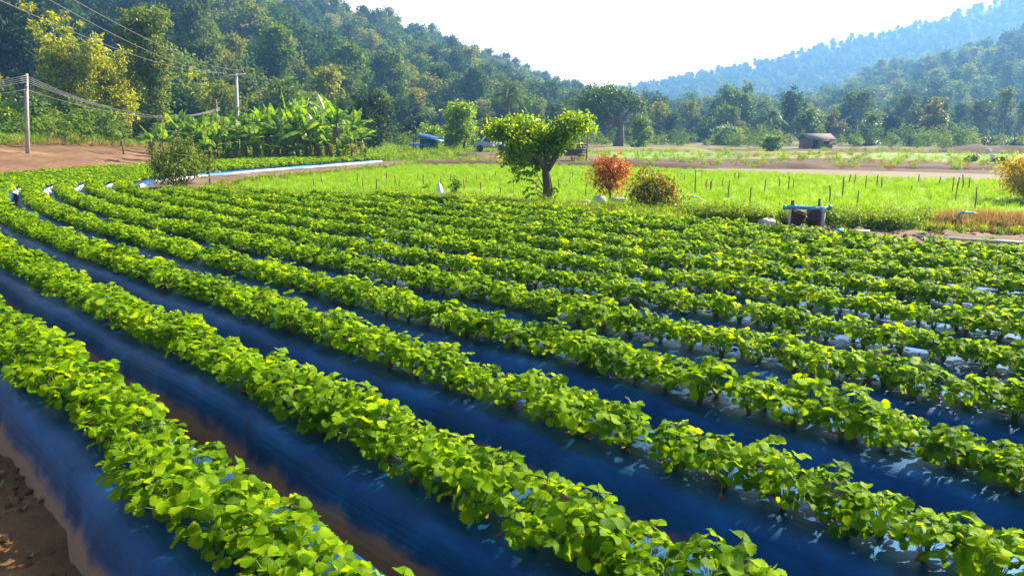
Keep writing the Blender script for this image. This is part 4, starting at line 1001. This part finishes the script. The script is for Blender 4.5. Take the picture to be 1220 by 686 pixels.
# pipes on the ground and standing
def pipe_thing(label, segs):
    t = empty('water_pipe', segs[0][1][0], 0, label, 'pipe', 'water pipes along the field edge'); o0 = np.array(segs[0][1][0])
    for nm, pts, r_, m_ in segs:
        b = MB(); b.tube([np.array(p) - o0 for p in pts], [r_] * len(pts), 9); b.build(nm, m_, t, True)
z_ = .27
pipe_thing('pale water pipe with a blue end fitting lying beside the bucket rack', [('fitting', [G(993, 275.5, z_), G(1004, 275.5, z_)], .055, M_teal), ('pipe', [G(1004, 275.5, z_), G(1036, 276, z_)], .032, M_ivory)])
pipe_thing('long pale pipe lying on the bare soil at the right edge', [('pipe', [G(1090, 281, .2), G(1130, 284, .19), G(1180, 287, .18), G(1260, 292, .17)], .03, M_ivory)])
pr = G(1141, 268, .2)
pipe_thing('bent blue riser pipe standing in the dry grass on the right', [('riser', [pr, pr + [0, 0, .22], pr + [.04, 0, .26], pr + [.25, 0, .25]], .025, M_teal), ('pipe', [pr + [.25, 0, .25], pr + [.5, .2, .2], pr + [.8, .3, .08]], .018, M_ivory)])
pr = G(821, 244, .2)
pipe_thing('small bent pipe end sticking out of the verge left of the rack', [('riser', [pr, pr + [0, 0, .18], pr + [.05, 0, .22], pr + [.16, 0, .21]], .018, M_teal), ('pipe', [pr + [.16, 0, .21], pr + [.5, .1, .06]], .014, M_ivory)])
pipe_thing('thin blue pipe lying along the verge in front of the green field', [('pipe', [G(468, 233, .27), G(490, 232.4, .27), G(520, 233.5, .27), G(552, 236.2, .27)], .022, M_teal)])
pipe_thing('grey pipe lying at the corner of the beds near the olive bush', [('pipe', [G(226, 226, .2), G(262, 227, .2)], .03, M_ivory)])
# white sack, stones
def lump(name, label, cat, p, r, seed, mat, group=None):
    rg = np.random.default_rng(seed); b = MB(); vs = []; fs = []; k = 12; m = 7; ph = rg.uniform(0, 6, 6)
    for i in range(m):
        th = PI * i / (m - 1)
        for j in range(k):
            a = 2 * PI * j / k; f_ = 1 + .16 * math.sin(2 * a + ph[0]) + .1 * math.sin(3 * a + ph[1] + th * 2) + .1 * math.sin(th * 3 + ph[2])
            vs.append((r[0] * f_ * math.sin(th) * math.cos(a), r[1] * f_ * math.sin(th) * math.sin(a), r[2] * f_ * math.cos(th)))
    for i in range(m - 1):
        for j in range(k): fs.append((i * k + j, (i + 1) * k + j, (i + 1) * k + (j + 1) % k, i * k + (j + 1) % k))
    b.add(vs, fs); o = b.build(name, mat, None, True, p); return tag(o, label, cat, group)
lump('stone', 'large pale rounded stone under the orange tree', 'stone', G(714, 240, .35), (.19, .16, .13), 1, M_stone)
lump('stone', 'flat pale stone to the right of the orange tree', 'stone', G(737, 238, .3), (.22, .14, .07), 2, M_stone)
lump('stone', 'pale stone lump between the plants left of the bucket rack', 'stone', G(914, 266, .25), (.17, .12, .10), 3, M_stone)
lump('stone', 'low grey stone left of the orange tree', 'stone', G(697, 242, .28), (.2, .14, .08), 4, M_stone)
t = empty('white_sack', G(523, 233, .2), 0, 'crumpled white plastic sack tied to a short stick on the verge', 'sack'); rg = np.random.default_rng(4); b = MB(); vs = []; k = 14
prof = [(.015, .36), (.05, .31), (.06, .25), (.085, .16), (.11, .07), (.13, 0)]
for r_, z in prof:
    for j in range(k): a = 2 * PI * j / k; f_ = 1 + .22 * math.sin(5 * a + z * 9) + rg.normal() * .04; vs.append((r_ * f_ * math.cos(a) + (.36 - z) * .1, r_ * f_ * math.sin(a), z + .02))
b.add(vs, [(i * k + j, (i + 1) * k + j, (i + 1) * k + (j + 1) % k, i * k + (j + 1) % k) for i in range(5) for j in range(k)]); b.add([(.08, 0, .03), (.16, .02, .16), (.24, 0, .04), (.18, -.05, .0)], [(0, 1, 2, 3)]); b.build('sack', M_white, t, True)
b = MB(); b.tube([(0, 0, 0), (0, .01, .42)], [.012, .01], 6); b.build('stick', M_wood, t, True)
# leaning poles by the olive bush
for i, (a, c, lab) in enumerate((((170, 218), (184, 197), 'long dark pole leaning right beside the olive bush'), ((175, 219), (193, 196), 'thinner dark pole leaning next to the long one beside the olive bush'))):
    p = G(*a); tp = AT(c[0], c[1], p[1] + .3); b = MB(); b.tube([(0, 0, -.1), (tp - p) * .5, tp - p], [.05, .045, .035], 7); tag(b.build('leaning_pole', M_wood, None, True, p), lab, 'pole', 'poles leaning by the bush')
for i, (x0, x1, y0, y1, lab) in enumerate(((164, 206, 221.5, 219.5, 'weathered plank lying across the track left of the sapling'), (244, 262, 215, 213.5, 'short block of wood lying by the track under the sapling'))):
    a, c = G(x0, y0, .1), G(x1, y1, .1); b = MB(); b.box((a + c) / 2 * [1, 1, 0] + [0, 0, .12], (np.linalg.norm(c - a), .22, .16), math.atan2(c[1] - a[1], c[0] - a[0])); tag(b.build('plank', M_wood), lab, 'plank')
# ---- timber stack with tilted uprights
LB = G(676, 196, .0); LB = AT(676, 190, 52.0) * [1, 1, 0]
k_ = 0; rg = np.random.default_rng(17)
for r_ in range(5):
    for c in range(5 - (r_ > 3)):
        b = MB(); L2 = rg.uniform(2.0, 2.6); x0 = rg.uniform(-.25, .25); rr = .075 + .02 * rg.random()
        b.tube([(-L2 / 2 + x0, 0, 0), (x0, .01, .01), (L2 / 2 + x0, 0, 0)], [rr, rr, rr * .9], 9)
        o = b.build('log', M_bark, None, True, LB + [0, c * .19 + .09 * (r_ % 2), .40 + r_ * .175]); tag(o, 'weathered log in the stack behind the main tree, %s layer' % ('bottom', 'second', 'middle', 'fourth', 'top')[r_], 'log', 'logs of the stack')
b = MB()
for x in (-.9, .9): b.box((x, .35, .16), (.16, 1.1, .30))
o = b.build('log_rest', M_wood, None, False, LB); tag(o, 'pair of low timber bearers under the log stack', 'bearers')
for x, lab in ((-1.25, 'left upright post holding the log stack'), (1.3, 'right upright post holding the log stack, taller')):
    b = MB(); b.tube([(0, 0, -.1), (.05, 0, .9), (.12 * np.sign(x), 0, 1.55 + .2 * (x > 0))], [.05, .045, .035], 7); tag(b.build('upright_post', M_wood, None, True, LB + [x, -.14, 0]), lab, 'post')
# ---- parked pickup seen behind the tree
t = empty('pickup_truck', AT(583, 187, 60) * [1, 1, 0] + [0, 0, .35], .1, 'small pale grey pickup parked behind the left side of the main tree', 'pickup')
b = MB(); pr_ = [(-1.25, .35), (-1.2, .75), (-.65, .85), (-.3, 1.28), (.45, 1.3), (.55, .85), (1.4, .85), (1.4, .35)]
n = len(pr_); vs = [(x, y, z) for y in (-.6, .6) for x, z in pr_]; b.add(vs, [tuple(range(n)), tuple(range(2 * n - 1, n - 1, -1))] + [(i, i + n, (i + 1) % n + n, (i + 1) % n) for i in range(n)]); b.build('body', M_greywhite, t)
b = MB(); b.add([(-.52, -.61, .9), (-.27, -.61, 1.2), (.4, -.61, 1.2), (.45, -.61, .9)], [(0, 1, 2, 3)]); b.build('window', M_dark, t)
for x in (-.8, .9):
    b = MB(); b.tube([(x, -.64, .3), (x, -.46, .3)], [.28, .28], 14); b.build('wheel', M_dark, t)
# ---- shelter with blue sheet roof
SH = AT(507, 187, 64) * [1, 1, 0]; s_ = 64 / F_PX
t = empty('shelter', SH, 0, 'small open shelter with two blue sheet roofs at the edge of the trees', 'shelter')
gz = lambda y: (AT(507, y, 64)[2])
for x, y in ((-.9, -.7), (.95, -.7), (-.9, .7), (.95, .7)):
    b = MB(); b.tube([(x, y, 0), (x, y, gz(166))], [.05, .05], 6); b.build('post', M_wood, t)
b = MB(); b.box((.25, .1, .7), (1.3, 1.1, 1.3)); b.build('wall', plain('dark teal boards', (.03, .10, .10), .7), t)
def tiltbox(name, c, size, rot, mat, par):
    b = MB(); b.box((0, 0, 0), size); o = b.build(name, mat, par); o.location = c; o.rotation_euler = rot; return o
tiltbox('roof', (.55, 0, gz(163.5)), (2.3, 1.9, .05), (.12, .22, 0), M_blueroof, t); tiltbox('roof', (-.45, -.3, gz(171.5)), (1.7, 1.5, .05), (.15, -.05, 0), M_blueroof, t)
# ---- plank hut
HD = 87; HB = AT(971, 181, HD) * [1, 1, 0]; t = empty('plank_hut', HB, .12, 'weathered plank hut with a low gable roof at the foot of the far trees', 'hut')
b = MB(); t.scale = (.70, .70, .62); b.box((0, 0, .95), (4.3, 3.0, 1.9)); b.build('wall', M_hutwall, t)
b = MB(); zt = 2.75; V = [(-2.5, -1.8, 1.75), (2.5, -1.8, 1.75), (2.5, 0, zt), (-2.5, 0, zt), (-2.5, 1.8, 1.75), (2.5, 1.8, 1.75)]; V2 = [(x, y, z - .12) for x, y, z in V]
b.add(V + V2, [(0, 1, 2, 3), (3, 2, 5, 4), (6, 9, 8, 7), (9, 10, 11, 8), (0, 6, 7, 1), (4, 5, 11, 10), (0, 3, 9, 6), (3, 4, 10, 9), (1, 7, 8, 2), (2, 8, 11, 5)]); b.build('roof', M_hutroof, t)
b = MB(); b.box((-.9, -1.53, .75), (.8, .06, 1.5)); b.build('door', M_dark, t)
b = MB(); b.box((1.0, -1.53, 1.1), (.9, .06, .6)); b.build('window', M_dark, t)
for x, y, lab in ((1177, 183.5, 'tiny white marker post far off on the brown strip at the right'), (1183, 192, 'small white box lying far off beyond the planting strips')):
    p = G(x, y); b = MB(); b.box((0, 0, .2), (.35, .3, .4)); b.box((0, 0, .42), (.4, .35, .05)); tag(b.build('white_box', M_white, None, False, p), lab, 'box')

# ---- utility poles and lines
P1 = AT(33, 193, 40); P1[2] = .55; top1 = AT(33, 88, 40)[2]
t = empty('utility_pole', P1, 0, 'plain slim concrete utility pole on the bare bank at the left', 'utility pole', 'utility poles')
LX = AT(31.5, 88, 40)[0] - P1[0]; b = MB(); b.tube([(0, 0, -.3), (LX / 2, 0, (top1 - P1[2]) / 2), (LX, 0, top1 - P1[2])], [.115, .10, .08], 10); b.build('pole', M_conc, t, True)
arm = MB()
for yy in (92, 96, 100, 104):
    z = AT(33, yy, 40)[2] - P1[2]; arm = MB(); arm.tube([(LX, -.08, z), (LX, -.2, z)], [.04, .04], 8); arm.build('insulator', M_black, t)
D2 = 60; P2 = AT(283, 178, D2); P2[2] = 0; top2 = AT(283, 88, D2)[2]
t = empty('utility_pole', P2, 0, 'utility pole with a slanting crossarm rising behind the banana grove', 'utility pole', 'utility poles')
b = MB(); LX2 = AT(281.5, 88, D2)[0] - P2[0]; b.tube([(0, 0, -.3), (LX2 / 2, 0, top2 / 2), (LX2, 0, top2)], [.17, .14, .11], 10); b.build('pole', M_conc, t, True)
A0 = AT(247, 93.5, D2) - P2; A1 = AT(292, 88.5, D2) - P2; b = MB(); b.tube([A0, A1], [.07, .07], 6); b.build('crossarm', M_conc, t)
ins = []
for s in (.28, .42, .95):
    c = A0 + (A1 - A0) * s; b = MB(); b.tube([c, c + [0, 0, .12], c + [0, 0, .3]], [.05, .09, .04], 8); b.build('insulator', M_black, t, True); ins.append(c + P2 + [0, 0, .3])
def wire(label, a, c, sag, r_, group):
    a, c = np.array(a, float), np.array(c, float); pts = [a + (c - a) * s - np.array([0, 0, 4 * sag * s * (1 - s)]) for s in np.linspace(0, 1, 24)]
    b = MB(); b.tube(pts, [r_] * 24, 5); tag(b.build('power_line', M_wire, None, True), label, 'wire', group)
for i, ((x, y), D_) in enumerate((((8, -8), 24), ((66, -8), 24), ((95, -8), 24))):
    a = AT(x, y, D_); c = ins[i]; e = a + (a - c) * .35; e[2] = a[2] + (a[2] - c[2]) * .35 + .5
    wire(('upper wire farthest left running down to the crossarm', 'middle one of the three upper wires running down to the crossarm', 'rightmost upper wire ending at the crossarm tip')[i], e, c, .9, .012, 'wires to the crossarm')
for i, (yy, ye, lw) in enumerate(((90.5, 128, 'topmost'), (93, 129, 'second'), (95.5, 130, 'third'), (98, 131, 'fourth'), (107, 131.5, 'lowest'))):
    a = AT(33, yy, 40) + [0, -.16, 0]; c = AT(262, ye, 66)
    wire(lw + ' of the five wires sagging right from the left pole past the bamboo', a, c, 1.35 - .09 * i, .016, 'lower wires right of the pole')
    c = AT(-170, yy + 17 - i * 2, 34); wire(lw + ' wire leaving the left pole towards the left edge', a, c, .25, .014, 'lower wires left of the pole')
t = empty('utility_pole', AT(262, 178, 66) * [1, 1, 0], 0, 'half hidden wooden pole in the foliage where the lower wires end', 'utility pole', 'utility poles')
b = MB(); b.tube([(0, 0, 0), (0, 0, AT(262, 119, 66)[2])], [.12, .09], 8); b.build('pole', M_wood, t, True)
for i, (x, y0, y1) in enumerate(((349, 130, 118), (357, 128, 116), (365, 128, 117))):
    a = AT(x - 4, y0 + 14, 58); c = AT(x + 3, y1, 58); b = MB(); b.tube([(0, 0, 0), c - a], [.05, .03], 6); tag(b.build('bamboo_pole', M_ivory, None, True, a), ('leftmost', 'middle', 'rightmost')[i] + ' of three thin pale poles slanting out above the banana grove', 'pole', 'slanting poles above the grove')

# ================================================================== GRASS, WEEDS AND LITTER
M_blade = leafmat('crop blade', (.13, .26, .012), (.22, .38, .016), (.36, .50, .04), trans=.5, rough=.4, tcol=(1.4, 1.3, .4), objw=.4)
M_weed = leafmat('weed leaf', (.06, .14, .005), (.18, .30, .008), (.38, .44, .02), trans=.52, rough=.5, tcol=(1.4, 1.3, .4), objw=.4)
M_drygrass = leafmat('dry grass blade', (.20, .12, .05), (.38, .25, .10), (.55, .42, .18), trans=.35, rough=.6, tcol=(1.2, 1.1, .7), objw=.4)
def tuft(seed, n, h, spread, mat, wd=.02, lean=.5):
    rg = np.random.default_rng(seed); a = rg.uniform(0, 6.28, n); P = np.stack([rg.normal(size=n) * spread, rg.normal(size=n) * spread, np.zeros(n)], 1)
    Dr = np.stack([np.cos(a) * lean * rg.random(n), np.sin(a) * lean * rg.random(n), np.ones(n)], 1); Nn = np.stack([np.cos(a + 1.5), np.sin(a + 1.5), rg.random(n) * .5], 1)
    s = h * rg.uniform(.55, 1.15, n); V, Q = leaf_quads(P, Nn, Dr, s, wd / h, .02); b = MB(); b.add_np(V, Q); return b.mesh('tuft', mat)
def weed(seed, n, h, w_, size, mat, ratio=.5):
    rg = np.random.default_rng(seed); b = MB(); V, Q = leaf_cloud(rg, [(0, 0, h * .45, w_ / 2, w_ / 2, h * .5), (w_ * .2, 0, h * .7, w_ / 3, w_ / 3, h * .3)], n, size, ratio=ratio, per=7, spread=.35); b.add_np(V, Q); return b.mesh('weed', mat)
rng = np.random.default_rng(77)
tc_ = proto_collection('tuft_protos', [tuft(i, 34, .26 + .03 * i, .10, M_blade, .02, .7) for i in range(4)])
fp_ = fill(ricep, 13, rng); q = project(np.c_[fp_, np.zeros(len(fp_))]); fp_ = fp_[(q[0] > -60) & (q[0] < 1420)]
n = len(fp_); rot = np.zeros((n, 3)); rot[:, 2] = rng.uniform(0, 6.28, n); rot[:, :2] = rng.normal(size=(n, 2)) * .1
scatter('crop_grass', np.c_[fp_, np.zeros(n)], rot, rng.uniform(.4, .72, n), rng.integers(0, 4, n), tc_, ('bright green young crop covering the field behind the verge', 'crop'))
wc = proto_collection('weed_protos', [weed(1, 160, .28, .34, .07, M_weed), weed(2, 200, .42, .4, .06, M_weed, .4), tuft(11, 40, .34, .10, M_weed, .02, .8), tuft(12, 40, .3, .1, M_drygrass, .016, .9), weed(3, 180, .5, .32, .055, M_weed, .35)])
def along(line, n, o0, o1, rng, s0=0., s1=1.):
    s = np.linspace(0, len(line) - 1, 400); X = np.stack([np.interp(s, range(len(line)), line[:, i]) for i in (0, 1)], 1); T = np.gradient(X, axis=0); T /= np.linalg.norm(T, axis=1, keepdims=True)
    Nn = np.stack([T[:, 1], -T[:, 0]], 1); i = rng.integers(int(s0 * 399), int(s1 * 399) + 1, n); return X[i] + Nn[i] * rng.uniform(o0, o1, n)[:, None] + rng.normal(size=(n, 2)) * .06
def on_verge(n, s0, s1, f0, f1): return across(rng.uniform(s0, s1, n), rng.uniform(f0, f1, n))
Wp = [on_verge(1500, .64, 1.0, .3, 1.05), on_verge(420, .50, .66, .80, 1.18), on_verge(260, .6, 1, .05, .3), on_verge(420, .2, .5, .86, 1.08), on_verge(90, .2, .55, .1, .8)]
Wz = [np.full(len(w_), .13) for w_ in Wp]
ws_ = [rng.uniform(.45, .9, 1500), rng.uniform(.6, 1.1, 420), rng.uniform(.3, .5, 260), rng.uniform(.3, .7, 420), rng.uniform(.2, .5, 90)]
wp = [rng.choice([0, 1, 2, 2, 3, 3], 1500), rng.choice([0, 1, 4, 0], 420), rng.choice([2, 3], 260), rng.choice([2, 3, 0], 420), rng.choice([0, 1], 90)]
w2 = along(tr[:, :2], 240, 2.5, 3.3, rng); Wp.append(w2); Wz.append(np.zeros(240)); ws_.append(rng.uniform(.5, 1.0, 240)); wp.append(rng.choice([2, 3, 0], 240))
# terrace grass and bushes on the bank
n = 2600; xs = rng.integers(0, len(bl_), n); dd = 13.8 + 16 * rng.random(n) ** 1.6; w3 = bl_[xs] + bn_[xs] * dd[:, None] + rng.normal(size=(n, 2)) * .4
Wp.append(w3); Wz.append(bh_[xs] * 1.0 - .03); ws_.append(rng.uniform(1.0, 2.2, n)); wp.append(rng.choice([2, 2, 3, 0, 2, 3], n))
n = 260; xs = rng.integers(0, len(bl_), n); dd = 12.4 + rng.random(n) * 1.8; Wp.append(bl_[xs] + bn_[xs] * dd[:, None]); Wz.append(bh_[xs] * .92 - .03); ws_.append(rng.uniform(.8, 1.7, n)); wp.append(np.full(n, 3))
# grass foot of the banana grove
gp = fill([tuple(G(200, 192.5)[:2]), tuple(G(430, 197)[:2]), tuple(G(545, 189)[:2]), tuple(G(640, 184)[:2]), tuple(G(500, 178)[:2]), tuple(G(220, 182)[:2])], 2.6, rng)
Wp.append(gp); Wz.append(np.full(len(gp), -.03)); ws_.append(rng.uniform(1.0, 2.0, len(gp))); wp.append(rng.choice([0, 2, 2, 1, 1], len(gp)))
for i_ in range(len(Wp)):
    kk = (np.abs(Wp[i_][:, 0] - FR[0] * Wp[i_][:, 1] / FR[1]) > .75) | (Wp[i_][:, 1] > FR[1] + .25) | (Wp[i_][:, 1] < FR[1] - 2.2)
    Wp[i_] = Wp[i_][kk]; Wz[i_] = Wz[i_][kk]; ws_[i_] = np.asarray(ws_[i_])[kk]; wp[i_] = np.asarray(wp[i_])[kk]
n0 = sum(len(a) for a in Wp); rot = np.zeros((n0, 3)); rot[:, 2] = rng.uniform(0, 6.28, n0)
scatter('weeds', np.c_[np.concatenate(Wp), np.concatenate(Wz)], rot, np.concatenate(ws_), np.concatenate(wp), wc, ('mixed weeds and grass along the verge, the track and the bank', 'weeds'))
fz = [[(470, 196), (600, 195), (860, 199), (1190, 206), (1400, 212), (1400, 202), (1190, 196), (1000, 189), (760, 190), (545, 189)], [(690, 187), (880, 190), (1190, 196), (1400, 200), (1400, 180), (1190, 178), (700, 179)]]
for zi, (zp, lab) in enumerate(zip(fz, ('stubble and dry weeds scattered over the brown ploughed field', 'low tufts growing over the far fields'))):
    q_ = fill([tuple(G(*a)[:2]) for a in zp], (.45, .4)[zi], rng); n = len(q_); rot = np.zeros((n, 3)); rot[:, 2] = rng.uniform(0, 6.28, n)
    scatter('field_tufts', np.c_[q_, np.full(n, -.02)], rot, rng.uniform(.5, 1.5, n), rng.choice([0, 2, 2, 3], n), wc, (lab, 'weeds'))
# band of dry grass at the right
hc = proto_collection('dry_protos', [tuft(31, 60, .34, .09, M_drygrass, .012, .7), tuft(32, 60, .28, .1, M_drygrass, .012, .9)])
a0, a1 = G(1120, 266, .2), G(1290, 268, .2); n = 420; s = rng.random(n); dp = a0 + (a1 - a0) * s[:, None] + rng.normal(size=(n, 3)) * [.05, .22, 0]; dp[:, 2] = .14
rot = np.zeros((n, 3)); rot[:, 2] = rng.uniform(0, 6.28, n)
scatter('dry_grass', dp, rot, rng.uniform(.7, 1.15, n), rng.integers(0, 2, n), hc, ('band of brown dry grass behind the bare soil on the right', 'dry grass'))
# clods on the bare soil
M_clod = surf('clod', [(.3, (.08, .034, .012)), (.7, (.22, .11, .05))], 6, .95, .6, .02)
def clod(seed):
    rg = np.random.default_rng(seed); b = MB(); P = rg.normal(size=(26, 3)); P /= np.linalg.norm(P, axis=1, keepdims=True)
    k = 8; m = 5; vs = []; fs = []
    for i in range(m):
        th = PI * i / (m - 1)
        for j in range(k): f_ = rg.uniform(.7, 1.25); vs.append((f_ * math.sin(th) * math.cos(2 * PI * j / k), f_ * math.sin(th) * math.sin(2 * PI * j / k), .6 * f_ * math.cos(th)))
    for i in range(m - 1):
        for j in range(k): fs.append((i * k + j, (i + 1) * k + j, (i + 1) * k + (j + 1) % k, i * k + (j + 1) % k))
    b.add(vs, fs); return b.mesh('clod', M_clod)
cc = proto_collection('clod_protos', [clod(i) for i in range(4)])
Cp = [np.c_[on_verge(1500, .2, .6, .0, .9), np.full(1500, .14)], np.c_[rng.uniform(-4.5, -.3, 4000), rng.uniform(1.0, 6, 4000), np.full(4000, .008)], np.c_[along(tr[:, :2], 300, .6, 2.2, rng), np.full(300, .02)]]
cs = np.concatenate([rng.uniform(.01, .06, 1500), rng.uniform(.1, 1, 4000) ** 3 * .030 + .002 , rng.uniform(.02, .06, 300)])
Cp = np.concatenate(Cp); n = len(Cp); rot = rng.uniform(0, 6.28, (n, 3))
scatter('soil_clods', Cp, rot, cs, rng.integers(0, 4, n), cc, ('crumbs and clods of bare soil along the beds and the track', 'soil clods'))
# dry leaves lying on the soil at the lower left
LS = [(14, 600), (30, 612), (8, 566), (78, 520), (95, 655), (20, 538), (105, 620), (40, 668), (12, 650), (60, 598), (2, 585), (84, 640)]
for i, (x, y) in enumerate(LS):
    rg = np.random.default_rng(i + 60); p = G(x, y); p[2] = .018; b = MB(); aa = rg.uniform(0, 6.28); MM = np.eye(4); MM[:2, 0] = (math.cos(aa), math.sin(aa)); MM[:2, 1] = (-math.sin(aa), math.cos(aa)); MM[2, 3] = .008; leaflet(b, MM, rg.uniform(.035, .07), rg, .7)
    tag(b.build('dry_leaf', M_dry, None, False, p), 'small dry leaf lying on the brown soil at the lower left corner', 'dry leaf', 'dry leaves on the soil')
